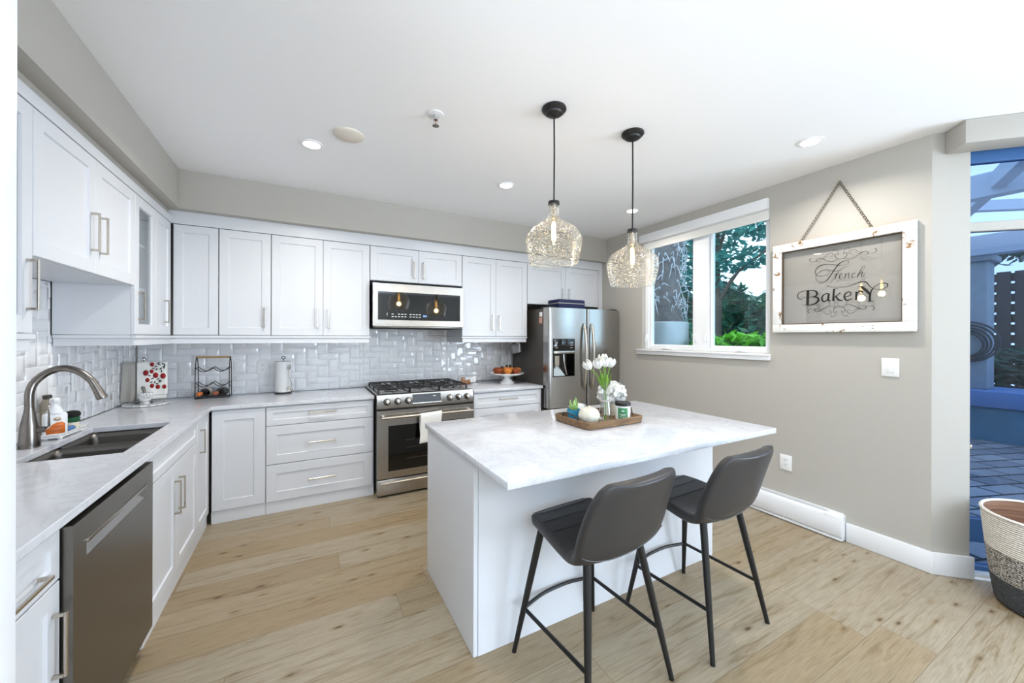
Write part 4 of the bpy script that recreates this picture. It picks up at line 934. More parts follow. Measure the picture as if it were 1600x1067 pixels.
SIGN=[([[1.2866,1.9738],[1.2533,1.9715],[1.2333,1.9786],[1.2297,1.9916],[1.2406,2.0002],[1.2644,1.9976],[1.2866,1.983],[1.3092,1.952],[1.332,1.9136],[1.3552,1.8793],[1.3787,1.8624],[1.4067,1.8545]],[3,4,5,8,14,16,14,9,4]),([[1.2791,1.9717],[1.3245,1.9857],[1.3633,1.9935],[1.399,1.989],[1.4232,1.9699],[1.4305,1.9446],[1.419,1.9198],[1.3908,1.9111],[1.3592,1.9151],[1.3417,1.9314],[1.3476,1.951],[1.3671,1.9588],[1.3949,1.9512],[1.4191,1.9309],[1.4271,1.908],[1.4189,1.8828],[1.4027,1.8688],[1.3867,1.8682]],[8,14,8,5,4,3,5]),([[1.3584,1.9353],[1.3514,1.9469],[1.3321,1.9416],[1.3053,1.9343],[1.2903,1.9375],[1.2828,1.9433]],[3,6,3]),([[1.3147,1.9064],[1.3034,1.915],[1.3007,1.9082],[1.3045,1.8911],[1.3082,1.8749]],[4,10,12,6]),([[1.3052,1.8912],[1.2921,1.9148],[1.2835,1.9103]],[4,8]),([[1.2864,1.8863],[1.2697,1.8955],[1.2649,1.9085],[1.2723,1.9142],[1.282,1.8995],[1.2834,1.8836],[1.2752,1.8742],[1.2612,1.8842]],[5,5,6,10,12,6,4]),([[1.255,1.9048],[1.2466,1.9095],[1.2495,1.8881],[1.2546,1.8742]],[4,10,12]),([[1.2509,1.886],[1.2357,1.9088],[1.2278,1.9076],[1.232,1.8879],[1.2313,1.8747],[1.2205,1.8818]],[4,6,12,6,4]),([[1.1957,1.8994],[1.1992,1.9079],[1.2091,1.8982],[1.2116,1.8828],[1.2045,1.8729],[1.1921,1.8823]],[8,5,10,12,5,4]),([[1.1834,1.8856],[1.1574,1.9128],[1.1411,1.9366],[1.1438,1.9489],[1.1541,1.9409],[1.1678,1.9121],[1.1788,1.8827],[1.1823,1.8734]],[3,4,5,9,12]),([[1.1771,1.8847],[1.1616,1.9059],[1.154,1.9048],[1.1591,1.8843],[1.1567,1.873],[1.1437,1.8865]],[4,6,12,6,4]),([[1.4775,1.8113],[1.4787,1.7586],[1.4806,1.704]],[46]),([[1.5149,1.7471],[1.5388,1.7566],[1.5476,1.7773],[1.5367,1.8012],[1.5064,1.8114],[1.4683,1.8133],[1.431,1.8049],[1.4179,1.7858],[1.4248,1.7692],[1.4494,1.7608]],[8,12,14,10,10,20,32,28,8]),([[1.4494,1.7628],[1.4186,1.7556],[1.4089,1.7356],[1.4226,1.7151],[1.4514,1.7028],[1.4849,1.7024],[1.5126,1.7064]],[10,28,36,24,10,5]),([[1.3452,1.7757],[1.3667,1.7769],[1.3845,1.7596],[1.3864,1.7337],[1.3725,1.7207],[1.349,1.7366]],[12,16,26,24,12]),([[1.3452,1.7771],[1.3482,1.7469],[1.347,1.7256],[1.3335,1.7245]],[30,30,12]),([[1.3134,1.8078],[1.3171,1.7673],[1.3193,1.7201]],[28,30,30]),([[1.3164,1.8054],[1.29,1.808]],[16,6]),([[1.3087,1.7516],[1.2768,1.7762]],[10,14]),([[1.3049,1.7559],[1.286,1.7251],[1.2619,1.7199]],[16,30,8]),([[1.2528,1.7405],[1.2202,1.7524],[1.2174,1.7711],[1.2347,1.7774],[1.2528,1.7574],[1.2509,1.7299],[1.2346,1.7185],[1.2095,1.729]],[12,12,14,18,26,24,8]),([[1.1856,1.7745],[1.1883,1.7168]],[30,30]),([[1.1831,1.7578],[1.1675,1.7766],[1.1503,1.7651]],[10,24,20]),([[1.1589,1.8048],[1.1367,1.7795],[1.1148,1.751]],[34,42,34]),([[1.1797,1.8064],[1.1572,1.8073],[1.1334,1.8071]],[6,12,4]),([[1.1131,1.7496],[1.1065,1.7728],[1.0979,1.7879]],[20,14]),([[1.1131,1.7539],[1.1163,1.7007]],[30,30]),([[1.1281,1.6995],[1.113,1.7004],[1.0948,1.7033]],[5,10,4]),([[1.3629,1.8416],[1.3395,1.8257],[1.2937,1.8181],[1.2493,1.8153],[1.2132,1.8224],[1.178,1.8359],[1.1539,1.8408],[1.1334,1.8325],[1.1199,1.8112],[1.1032,1.7898],[1.0802,1.7786],[1.0511,1.7775],[1.029,1.7899],[1.0252,1.8063],[1.0385,1.8155],[1.0641,1.8153],[1.0868,1.8008],[1.0982,1.787]],[3,8,10,10,14,16,10,6,8,16,14,8,10]),([[1.467,1.6417],[1.4771,1.6486],[1.4742,1.663],[1.4596,1.6704],[1.4389,1.6681],[1.4245,1.66]],[9,6,3]),([[1.4567,2.0547],[1.4668,2.0478],[1.4639,2.0334],[1.4493,2.026],[1.4286,2.0283],[1.4142,2.0364]],[9,6,3]),([[1.101,1.6417],[1.0909,1.6486],[1.0938,1.663],[1.1084,1.6704],[1.1291,1.6681],[1.1435,1.66]],[9,6,3]),([[1.0907,2.0547],[1.0806,2.0478],[1.0835,2.0334],[1.0981,2.026],[1.1188,2.0283],[1.1332,2.0364]],[9,6,3]),([[1.3625,1.642],[1.4023,1.6706],[1.4225,1.6767],[1.4339,1.6654],[1.4245,1.6504],[1.4022,1.6524],[1.3783,1.669],[1.3547,1.6839],[1.3315,1.6893],[1.3161,1.6836],[1.3028,1.6678]],[3,5,9,5,3]),([[1.3522,2.0544],[1.392,2.0258],[1.4122,2.0197],[1.4236,2.031],[1.4142,2.046],[1.3919,2.044],[1.368,2.0274],[1.3444,2.0125],[1.3212,2.0071],[1.3058,2.0128],[1.2925,2.0286]],[3,5,9,5,3]),([[1.2055,1.642],[1.1657,1.6706],[1.1455,1.6767],[1.1341,1.6654],[1.1435,1.6504],[1.1658,1.6524],[1.1897,1.669],[1.2133,1.6839],[1.2365,1.6893],[1.2519,1.6836],[1.2652,1.6678]],[3,5,9,5,3]),([[1.1952,2.0544],[1.1554,2.0258],[1.1352,2.0197],[1.1238,2.031],[1.1332,2.046],[1.1555,2.044],[1.1794,2.0274],[1.203,2.0125],[1.2262,2.0071],[1.2416,2.0128],[1.2549,2.0286]],[3,5,9,5,3]),([[1.4245,1.6672],[1.3942,1.6534],[1.3664,1.6305],[1.3468,1.6247],[1.3321,1.6333],[1.3314,1.6473],[1.3418,1.6526],[1.3468,1.6426]],[3,5,6,4,3]),([[1.4142,2.0292],[1.3839,2.043],[1.3561,2.0659],[1.3365,2.0717],[1.3218,2.0631],[1.3211,2.0491],[1.3315,2.0438],[1.3365,2.0538]],[3,5,6,4,3]),([[1.1435,1.6672],[1.1738,1.6534],[1.2016,1.6305],[1.2212,1.6247],[1.2359,1.6333],[1.2366,1.6473],[1.2262,1.6526],[1.2212,1.6426]],[3,5,6,4,3]),([[1.1332,2.0292],[1.1635,2.043],[1.1913,2.0659],[1.2109,2.0717],[1.2256,2.0631],[1.2263,2.0491],[1.2159,2.0438],[1.2109,2.0538]],[3,5,6,4,3]),([[1.2841,1.6781],[1.301,1.6755],[1.3161,1.6603],[1.3176,1.6418],[1.3065,1.6356],[1.299,1.6477],[1.3008,1.627],[1.3122,1.609],[1.3236,1.6063],[1.3344,1.6138]],[5,7,5,3,4,8]),([[1.2738,2.0183],[1.2907,2.0209],[1.3058,2.0361],[1.3073,2.0546],[1.2962,2.0608],[1.2887,2.0487],[1.2905,2.0694],[1.3019,2.0874],[1.3133,2.0901],[1.3241,2.0826]],[5,7,5,3,4,8]),([[1.2839,1.6781],[1.267,1.6755],[1.2519,1.6603],[1.2504,1.6418],[1.2615,1.6356],[1.269,1.6477],[1.2672,1.627],[1.2558,1.609],[1.2444,1.6063],[1.2336,1.6138]],[5,7,5,3,4,8]),([[1.2736,2.0183],[1.2567,2.0209],[1.2416,2.0361],[1.2401,2.0546],[1.2512,2.0608],[1.2587,2.0487],[1.2569,2.0694],[1.2455,2.0874],[1.2341,2.0901],[1.2233,2.0826]],[5,7,5,3,4,8])]
mb = MB(); XP = -.0268
for pts, wd in SIGN:
    P = crom([(0, y, z) for y, z in pts], 7); n = len(P); L = []; R = []
    for i, p in enumerate(P):
        t = (P[min(i + 1, n - 1)] - P[max(i - 1, 0)]); t = t.normalized() if t.length > 0 else Vector((0, 1, 0)); nn = Vector((0, -t.z, t.y))
        s = i / (n - 1) * (len(wd) - 1); k = min(int(s), len(wd) - 2) if len(wd) > 1 else 0
        w = wd[k] * (1 - (s - k)) + wd[k + 1] * (s - k) if len(wd) > 1 else wd[0]
        h = max(w, 3.5) * .00040 / 2
        L.append(p + nn * h); R.append(p - nn * h)
    for x in (XP,):
        A = mb.ring([(x, q.y, q.z) for q in L]); B = mb.ring([(x, q.y, q.z) for q in R]); mb.bridge(A, B, False)
mb.build('lettering', mat('black vinyl lettering', (10, 10, 10), .6), sg, solid=.0006, smooth=False)
NAIL = Vector((-.014, 1.288, 2.578))
def chain(p, q):
    p, q = Vector(p), Vector(q); L = (q - p).length; d = (q - p).normalized(); n = int(L / .020); mb = MB()
    side = d.cross(Vector((1, 0, 0))).normalized()
    for i in range(n):
        c = p + d * (L * (i + .5) / n); a = side if i % 2 == 0 else (side * .25 + Vector((1, 0, 0)) * .95).normalized()
        if i % 2: a = (side * .5 + Vector((1, 0, 0)) * .86).normalized()
        mb.tube([c + d * (.0135 * cos(t)) + a * (.0070 * sin(t)) for t in [k * pi / 5 for k in range(10)]], .0019, 5, closed=True)
    return mb.build('chain', M['chainm'], sg)
M['chainm'] = mat('antique brass chain', (112, 98, 76), .4, .8)
chain(NAIL, (-.022, 1.530, 2.199)); chain(NAIL, (-.022, 1.105, 2.199))
mb = MB(); mb.cyl((.0, 1.288, 2.584), (-.020, 1.288, 2.588), .003, n=10); mb.lathe([(.005, 0), (.005, .003)], 12, T=Matrix.Translation((-.020, 1.288, 2.588)) @ Matrix.Rotation(-pi / 2, 4, 'Y')); mb.build('nail', M['nickel'], sg)

# ================================================================ left counter: faucet and sink-side things
CT = .9145
fc = thing('faucet', 'tall arched dark stainless pull-down faucet behind the sink', 'faucet', (-1.165, 2.705, CT)); fc.scale = (.955, .955, .955)
mb = MB(); mb.lathe([(.038, 0), (.038, .012), (.036, .06), (.032, .11), (.024, .155), (.019, .185), (.0175, .20)], 28); mb.build('base', M['faucet'], fc)
arc = crom([(0, 0, .195), (0, 0, .27), (.012, .01, .325), (.05, .025, .372), (.105, .03, .392), (.160, .03, .374), (.205, .03, .33), (.222, .03, .30)], 8)
mb = MB(); mb.tube(arc, .0172, 18); mb.build('spout', M['faucet'], fc)
mb = MB(); mb.tube([(.220, .03, .302), (.232, .03, .276), (.250, .03, .232), (.254, .03, .224)], [.0178, .019, .0235, .022], 20); h = mb.build('spray_head', M['faucet'], fc)
mb = MB(); mb.tube([(.254, .03, .2245), (.2546, .03, .2225)], [.018, .018], 16); mb.build('nozzle', M['black'], h)
mb = MB(); mb.cyl((.02, .0, .085), (.052, .008, .085), .017, .015, 18); mb.tube([(.050, .008, .088), (.062, .012, .10), (.060, .016, .165), (.052, .018, .205)], [.008, .009, .006, .005], 10, flat=.6); mb.build('lever', M['faucet'], fc)

sd = thing('sink_caddy', 'small white ceramic tray with feet beside the faucet', 'tray', (-1.146, 2.958, CT), radians(-2))
mb = MB(); mb.box((-.038, -.125, .012), (.038, .125, .018), .003); mb.grid(lambda u, v: ((.034 + .007 * v) * max(-1, min(1, 1.35 * cos(2 * pi * u))), (.121 + .010 * v) * max(-1, min(1, 1.35 * sin(2 * pi * u))), .017 + .014 * v), 40, 3, True); mb.build('dish', M['ceramic'], sd, solid=.003)
for x in (-.026, .026):
    for y in (-.10, .10): MB().lathe([(.008, 0), (.011, .012)], 12, (x, y, 0)).build('foot', M['ceramic'], sd)
zt = CT + .0185
sb = thing('soap_dispenser', 'white foaming soap pump bottle with an orange label beside the faucet', 'soap bottle', (-1.148, 2.872, zt), radians(-62))
mb = MB(); mb.box((-.026, -.042, 0), (.026, .042, .118), .012, 3); bt = mb.build('bottle', M['plastic'], sb)
mb = MB(); mb.lathe([(.030, .116), (.028, .130), (.022, .138), (.021, .150)], 24); mb.build('collar', M['plastic'], sb)
mb = MB(); mb.lathe([(.014, .150), (.014, .170), (.019, .172), (.019, .190), (.015, .194)], 20); mb.box((.0, -.008, .176), (.040, .008, .190), .004); mb.build('pump', M['plastic'], sb)
def label(name, poly, m, parent, x=.0264): 
    mb = MB(); A = mb.ring([(x, y, z) for y, z in poly]); mb.face(A); return mb.build(name, m, parent, solid=.0004)
lab = label('label', [(-.032, .012), (.032, .012), (.032, .060), (.022, .072), (.004, .070), (-.012, .060), (-.022, .046), (-.032, .040)], M['labelorange'], bt)
label('label_emblem', [(.006 + .015 * cos(a * pi / 8), .088 + .012 * sin(a * pi / 8)) for a in range(16)], M['labelcream'], bt)
for z, a, b in ((.050, -.004, .022), (.042, -.004, .018), (.030, -.018, .020), (.024, -.012, .020)): box('label_line', (.0268, a, z), (.0273, b, z + .0026), M['copper'], bt)
mb = MB(); mb.tube(crom([(.0270, -.004, .088), (.0270, .006, .081), (.0270, .016, .088)], 5), .001, 5); mb.build('label_curve', M['copper'], bt)
for y in (.0, .010): mb = MB(); mb.tube([(.0270, y, .094), (.0270, y + .003, .094)], .001, 5); mb.build('label_dot', M['copper'], bt)
ob = thing('oil_bottle', 'round smoky glass bottle with a dark cap behind the soap bottle', 'bottle', (-1.216, 2.972, CT))
mb = MB(); mb.lathe([(.022, 0), (.0265, .01), (.027, .14), (.026, .17), (.020, .192), (.013, .198)], 28); mb.build('glass_body', thin_glass('smoky glass', (.62, .58, .50), .9, 1.5, .05, facing=.06), ob)
mb = MB(); mb.lathe([(.017, .1985), (.018, .216), (.013, .220)], 20); mb.build('cap', M['fridgeside'], ob)
br = thing('dish_brush', 'round scrub brush with black top and green band on the small tray', 'brush', (-1.146, 3.035, zt))
mb = MB(); mb.lathe([(.026, .038), (.030, .046), (.030, .062), (.026, .066)], 24); mb.build('band', M['greenband'], br)
mb = MB(); mb.lathe([(.026, .0665), (.031, .070), (.033, .085), (.026, .096), (.010, .101)], 24); mb.build('bristle_top', M['bristle'], br)
mb = MB(); mb.lathe([(.022, 0), (.026, .02), (.026, .0375)], 24); mb.build('body', M['labelcream'], br)
ck = thing('dish_cloth', 'crumpled blue and white cloth on the small tray below the brush', 'cloth', (-1.128, 2.975, zt))
mb = MB(); mb.sphere((0, 0, .0145), .014, sy=2.2, nu=18, nv=10); o = mb.build('folds', M['bluecloth'], ck)

# ---- towel stand on the marble tray
mt = tag(MB().lathe([(.126, .0), (.138, .003), (.140, .012), (.134, .016), (.128, .0145)], 48).build('serving_tray', M['marble'], loc=(-1.092, 3.965, CT)), 'round marble tray under the hanging tea towels', 'tray')
TZ = CT + .0155
ts = thing('towel_stand', 'dark metal towel stand with a ball finial on the marble tray', 'towel stand', (-1.115, 3.985, TZ))
mb = MB(); mb.lathe([(.055, 0), (.055, .006), (.012, .010)], 28); mb.build('base', M['faucet'], ts)
mb = MB(); mb.cyl((0, 0, .009), (0, 0, .325), .0055, n=12); mb.build('post', M['faucet'], ts)
mb = MB(); mb.sphere((0, 0, .340), .0145); mb.build('finial', M['chrome'], ts)
mb = MB(); mb.cyl((-.115, .007, .308), (0, .0, .312), .005, n=10); mb.cyl((0, 0, .312), (.138, -.006, .316), .005, n=10); mb.build('arm', M['faucet'], ts)
def hung(name, label, x0, x1, y, zt, zf, zb, m, flare=.0, seed=0):
    t = thing(name, label, 'tea towel', (0, 0, 0))
    def f(u, v):
        x = x0 + (x1 - x0) * u; s = v * ((zt - zf) + (zt - zb) + .03)
        fold = .006 * sin(u * 9 + seed) 
        if s < zt - zf: z = zf + s; yy = y - .012; k = 1 - s / (zt - zf)
        elif s < zt - zf + .03: a = (s - (zt - zf)) / .03 * pi; z = zt + .010 * sin(a); yy = y - .012 * cos(a); k = 0
        else: z = zt - (s - (zt - zf) - .03); yy = y + .012; k = (zt - z) / (zt - zb)
        return (x + (-flare if u < .5 else 0) * k * k * (1 - u), yy + (-fold - .004) * k if yy < y else yy + abs(fold) * k * .6, z)
    mb = MB(); mb.grid(f, 22, 40); o = mb.build('cloth', m, t, solid=.0025, ang=80)
    return t, o
hung('tea_towel', 'plain grey linen towel hanging on the left of the stand', -1.236, -1.160, 3.992, TZ + .308, TZ + .012, TZ + .03, M['clothgrey'], .012, 1)
tt, tcl = hung('tea_towel', 'white tea towel printed with red pomegranates hanging on the stand', -1.150, -.975, 3.979, TZ + .312, TZ + .028, TZ + .06, M['cloth'], 0, 4)
mbl = MB(); rnd = random.Random(7); YF = 3.9585
def disc(mb, x, z, rx, rz, y=YF, n=14, rot=0):
    A = mb.ring([(x + rx * cos(a) * cos(rot) - rz * sin(a) * sin(rot), y, z + rx * cos(a) * sin(rot) + rz * sin(a) * cos(rot)) for a in [2 * pi * k / n for k in range(n)]]); mb.face(A)
def tx(px): return -1.150 + (px - 560) / 490 * .175
def tz_(py): return TZ + .312 - (py - 240) / 600 * .284
for x, z, r in ((815, 268, 36), (712, 405, 45), (810, 382, 33), (875, 447, 46), (998, 462, 47), (740, 522, 36), (815, 620, 37), (912, 640, 38), (1020, 642, 36)): mbr = MB(); disc(mbr, tx(x), tz_(z), r / 490 * .175, r / 600 * .284); mbr.build('fruit_print', M['red'], tcl, solid=.0006)
for x, z, r in ((880, 300, .2), (930, 270, -.4), (960, 340, .9), (1000, 260, -.6), (1010, 320, -1.2), (890, 350, 1.0), (840, 330, 0), (770, 450, -.7), (820, 500, .6), (860, 560, 1.1), (915, 510, .7), (940, 550, -1), (900, 585, .2), (800, 560, .5), (970, 385, 1.4), (960, 540, -.6), (925, 245, .2), (1025, 290, -1.5)):
    disc(mbl, tx(x), tz_(z), .0105, .0042, YF, 10, r)
mbl.build('leaf_print', M['leafprint'], tcl, solid=.0006)
mb = MB(); mb.box((-1.148, YF - .0002, TZ + .058), (-.977, YF + .0006, TZ + .0605)); mb.build('stripe', M['stripe'], tcl)
mo = thing('mortar', 'small veined marble mortar with pestle on the round tray', 'mortar', (-1.083, 3.900, TZ - .0005))
mb = MB(); mb.lathe([(.030, 0), (.032, .006), (.020, .018), (.034, .034), (.043, .058), (.045, .088), (.040, .0885), (.036, .06), (.014, .04)], 30); mb.build('bowl', M['marble'], mo)
mb = MB(); mb.tube([(.006, 0, .055), (-.006, .008, .09), (-.018, .018, .128), (-.020, .020, .134)], [.012, .009, .012, .007], 14); mb.build('pestle', M['steeld'], mo)

# ---- wine rack
wk = thing('wine_rack', 'black wire wine rack with an oak top bar on the corner counter', 'wine rack', (-.712, 4.19, CT))
w2, d2 = .118, .058
for s in (-1, 1):
    mb = MB(); mb.tube(crom([(s * w2, -d2, .003), (s * w2, -d2 + .002, .16), (s * w2, -d2 + .012, .28), (s * w2, -.012, .350), (s * w2, .012, .350), (s * w2, d2 - .012, .28), (s * w2, d2 - .002, .16), (s * w2, d2, .003)], 6), .0036, 8)
    mb.tube([(s * w2, -d2, .004), (s * w2, d2, .004)], .0036, 6); mb.tube([(s * w2, -d2, .10), (s * w2, d2, .10)], .003, 6); mb.build('side_frame', M['black'], wk)
mb = MB(); mb.cyl((-w2, 0, .354), (w2, 0, .354), .0085, n=14); mb.build('top_bar', M['oakbar'], wk)
for z in (.115, .245, .02):
    mb = MB()
    for y in (-d2 + .004, d2 - .004): 
        if z > .1: mb.tube([(-w2 + 2 * w2 * k / 28, y, z + .022 - .036 * abs(sin(2 * pi * k / 28)) + .0) for k in range(29)], .0032, 6)
        else: mb.tube([(-w2, y, .004), (w2, y, .004)], .0034, 6)
    if z > .1:
        for x in (-w2, w2): mb.tube([(x, -d2 + .004, z + .018), (x, d2 - .004, z + .018)], .003, 6)
    mb.build('shelf_wire', M['black'], wk)
def wine(label, x, foil, lab, rz):
    t = thing('wine_bottle', label, 'wine bottle', (x, 4.185, CT + .046), rz)
    R = Matrix.Rotation(pi / 2, 4, 'X') @ Matrix.Translation((0, 0, -.055))
    mb = MB(); mb.lathe([(.030, -.02), (.036, -.012), (.0375, 0), (.0375, .065), (.033, .085), (.020, .105), (.0145, .12)], 28, T=R); mb.build('glass_body', M['wine'], t)
    mb = MB(); mb.lathe([(.015, .1205), (.0155, .150), (.0165, .152), (.0165, .160), (.012, .163)], 20, T=R); mb.build('foil_cap', foil, t)
    mb = MB(); mb.lathe([(.0379, .005), (.0379, .055)], 28, T=R, capb=False, capt=False); mb.build('paper_label', lab, t)
wine('wine bottle with an orange foil cap lying left in the rack', -.772, M['labelorange'], M['labelcream'], radians(-14))
wine('dark wine bottle with a dull foil cap lying right in the rack', -.662, M['copper'], M['wine'], radians(-14))

# ---- paper towel
pt = thing('paper_towel_holder', 'white paper towel roll on a scrolled wire holder', 'paper towel', (-.188, 4.19, CT))
mb = MB(); mb.tube([(.07 * cos(k * pi / 16), .07 * sin(k * pi / 16), .010) for k in range(32)], .004, 6, closed=True); mb.tube([(-.07, 0, .010), (.07, 0, .010)], .004, 6); mb.build('wire_base', M['black'], pt)
mb = MB()
for a in (.5, 2.6, 3.9, 5.5): mb.sphere((.075 * cos(a), .075 * sin(a), .0082), .008, nu=12, nv=8)
mb.build('foot', M['black'], pt)
mb = MB(); mb.lathe([(.066, .016), (.067, .018), (.065, .30), (.062, .302), (.020, .302), (.020, .298)], 36); mb.build('roll', M['paper'], pt)
mb = MB(); mb.tube(crom([(0, 0, .30), (0, 0, .322), (-.016, 0, .335), (0, 0, .350), (.016, 0, .335), (0.004, 0, .322)], 6), .0032, 6); mb.build('ring_top', M['black'], pt)
sp_ = [(.052 + .017 * (1 - k / 26) * cos(k * .42 + 1), -.073, .245 + .022 * (1 - k / 26) * sin(k * .42 + 1)) for k in range(24)][::-1]
sq_ = [(.044 + .018 * (1 - k / 26) * cos(k * .42 - .4), -.073, .045 + .022 * (1 - k / 26) * sin(k * .42 - .4)) for k in range(24)]
mb = MB(); mb.tube(crom(sp_ + [(.045, -.073, .21), (.055, -.073, .15), (.070, -.073, .09)] + sq_, 2), .003, 6); mb.tube([(.07, -.05, .010), (.085, -.06, .02), (.07, -.073, .05)], .003, 6); mb.build('scroll', M['nickel'], pt)

# ---- right counter
bb = thing('bread_bag', 'clear bag of brown rolls on the right counter by the range', 'bread', (1.625, 4.03, CT), radians(5))
for i, (x, y, z, r) in enumerate(((-.09, -.01, .026, .026), (-.045, .0, .028, .028), (-.065, .01, .062, .024), (.0, -.005, .026, .026))):
    mb = MB(); mb.sphere((x, y, z), r, sx=1.1, nu=16, nv=10); mb.build('roll', M['bread'], bb)
mb = MB(); rb = random.Random(5)
mb.lathe([(.004, -.135), (.035, -.125), (.052, -.08), (.055, -.02), (.050, .03), (.035, .07), (.018, .09), (.03, .12), (.045, .14)], 20, T=Matrix.Translation((0, 0, .0555)) @ Matrix.Rotation(pi / 2, 4, 'Y'), sx=1.0, capb=False, capt=False, wob=lambda a, z: 1 - .08 * abs(sin(a * 4 + z * 40))); mb.build('clear_bag', M['plasticwrap'], bb, ang=80)
mb = MB(); mb.box((.005, -.036, .024), (.075, -.020, .088), .007); mb.build('paper_label', M['plastic'], bb)
cs = thing('cake_stand', 'white footed cake stand of muffins beside the refrigerator', 'cake stand', (2.072, 3.94, CT))
mb = MB(); mb.lathe([(.082, 0), (.082, .016), (.060, .024), (.058, .034), (.044, .042), (.034, .060), (.040, .082), (.15, .094), (.195, .112), (.200, .122), (.194, .122), (.14, .104), (.02, .100)], 48); mb.build('stand', M['ceramic'], cs)
rnd = random.Random(11)
def muffin(lbl, x, y, z, m, s=1.0):
    t = thing('muffin', lbl, 'muffin', (x, y, z), 0, 'muffins heaped on the cake stand')
    mb = MB(); mb.lathe([(.027 * s, 0), (.034 * s, .030 * s), (.044 * s, .036 * s), (.046 * s, .048 * s), (.036 * s, .064 * s), (.014 * s, .072 * s)], 18, wob=lambda a, zz: 1 + .03 * sin(a * 5 + x * 90)); mb.build('crumb', m, t)
    return t
ML = 'muffin heaped with others on the white cake stand'
cx, cy, cz = 2.072, 3.94, CT + .104
for k in range(7):
    a = -2.9 + k * .9 * 2 / 2; muffin(ML, cx + .125 * cos(a), cy + .125 * sin(a), cz + .003, M['muffin'] if k % 2 else M['muffind'])
for k in range(3): muffin(ML, cx + .045 * cos(k * 2.1), cy + .045 * sin(k * 2.1), cz + .014, M['muffin'], .95)
for k, (x, y, z) in enumerate(((-.02, -.03, .098), (.03, -.015, .096), (-.09, -.05, .086))):
    tag(MB().sphere((0, 0, 0), .016, nu=12, nv=8).build('berry', M['choc'], loc=(cx + x, cy + y, cz + z)), 'dark berry lying on top of the heaped muffins', 'berry', 'berries on the muffins')
gd = thing('hanging_gadget', 'small grey holder with a pale loop hung under the cabinet beside the refrigerator', 'holder', (2.235, 4.05, 1.315))
mb = MB(); mb.prism([(-.062, -.05), (.055, -.06), (.058, .04), (-.05, .05)], -.055, .055, T=Matrix.Rotation(radians(-10), 4, 'Y')); o = mb.build('holder_body', mat('grey quilted fabric', (150, 150, 154), .7, noise=(60, .2, .3)), gd); q = o.modifiers.new('soft', 'BEVEL'); q.width = .012; q.segments = 3
mb = MB(); mb.tube(crom([(-.02, -.062, .062), (.015, -.066, .066), (.028, -.066, .03), (.02, -.064, -.045)], 6), .006, 8); mb.build('loop', M['plastic'], gd)
mb = MB(); mb.cyl((0, 0, .05), (0, 0, .143), .004, n=8); mb.build('hook', M['nickel'], gd)

# ================================================================ island tray
IT = .9145
ty = thing('wooden_tray', 'rectangular walnut tray with black wire handles on the island', 'tray', (1.642, 1.872, IT), radians(1.5))
TW, TD, TH = .232, .172, .045
def rrect(a, z, r):
    P = []
    for sx, sy, a0 in ((1, 1, 0), (-1, 1, 90), (-1, -1, 180), (1, -1, 270)):
        for k in range(6): P.append((sx * (TW - a - r) + r * cos(radians(a0 + k * 18)), sy * (TD - a - r) + r * sin(radians(a0 + k * 18)), z))
    return P
mb = MB(); R = [mb.ring(rrect(a, z, r)) for a, z, r in ((.012, 0, .03), (.004, .006, .034), (0, TH - .003, .035), (.002, TH, .034), (.011, TH, .028), (.013, TH - .003, .026), (.016, .011, .025))]
for A, B in zip(R, R[1:]): mb.bridge(A, B)
mb.face(R[0][::-1]); mb.face(R[-1]); mb.build('tray_body', M['traywood'], ty)
for s in (-1, 1):
    mb = MB(); mb.tube(crom([(s * (TW - .004), -.075, TH - .012), (s * (TW - .002), -.065, TH + .012), (s * (TW + .012), -.04, TH + .028), (s * (TW + .012), .04, TH + .028), (s * (TW - .002), .065, TH + .012), (s * (TW - .004), .075, TH - .012)], 6), .0042, 8); mb.build('handle', M['black'], ty)
ZB = IT + .0115
bp = thing('succulent_pot', 'small blue pot with a pale green succulent on the tray', 'potted plant', (1.487, 1.925, ZB))
mb = MB(); mb.lathe([(.030, 0), (.034, .004), (.042, .066), (.043, .072), (.039, .072), (.036, .060)], 28); mb.build('pot', M['blue'], bp)
mb = MB(); mb.lathe([(.0365, .055), (.036, .061), (.01, .063)], 20); mb.build('soil', M['soil'], bp)
mb = MB(); rnd = random.Random(3)
def leafblade(mb, base, tip, w, n=6, bow=.2, up_=Vector((0, 0, 1))):
    base, tip = Vector(base), Vector(tip); d = tip - base; side = d.cross(up_); side = side.normalized() if side.length > 1e-6 else Vector((1, 0, 0)); nrm = side.cross(d).normalized()
    L, C2, R = [], [], []
    for i in range(n + 1):
        t = i / n; p = base + d * t + nrm * (bow * d.length * (t - t * t) * -1); ww = w * max(.06, sin(pi * min(1, t * .93 + .07)) ** .8)
        L.append(p + side * ww); C2.append(p - nrm * ww * .25); R.append(p - side * ww)
    A, B, D = mb.ring(L), mb.ring(C2), mb.ring(R); mb.bridge(A, B, False); mb.bridge(B, D, False)
for k in range(9):
    a = k * 2.4; e = .5 + .09 * k; r = .034 * (1 - k * .04)
    leafblade(mb, (0, 0, .062), (r * cos(a), r * sin(a), .066 + .012 * k * .6 + .018), .012, 5, .35)
for a, h in ((.4, .115), (2.5, .13), (4.3, .105)): leafblade(mb, (0, 0, .065), (.018 * cos(a), .018 * sin(a), h), .016, 6, .3)
mb.build('succulent', M['green'], bp, solid=.003)
pk = thing('pumpkin', 'cream ribbed ceramic pumpkin at the front of the wooden tray', 'pumpkin', (1.512, 1.805, ZB)); pk.scale = (.85, .85, .93)
mb = MB(); mb.lathe([(.002, .004), (.030, .0), (.060, .016), (.076, .046), (.076, .062), (.062, .092), (.034, .106), (.012, .100), (.002, .096)], 64, wob=lambda a, z: 1 - .020 * abs(cos(a * 5))**6, sx=1.02); mb.build('body', M['pumpkin'], pk, ang=80)
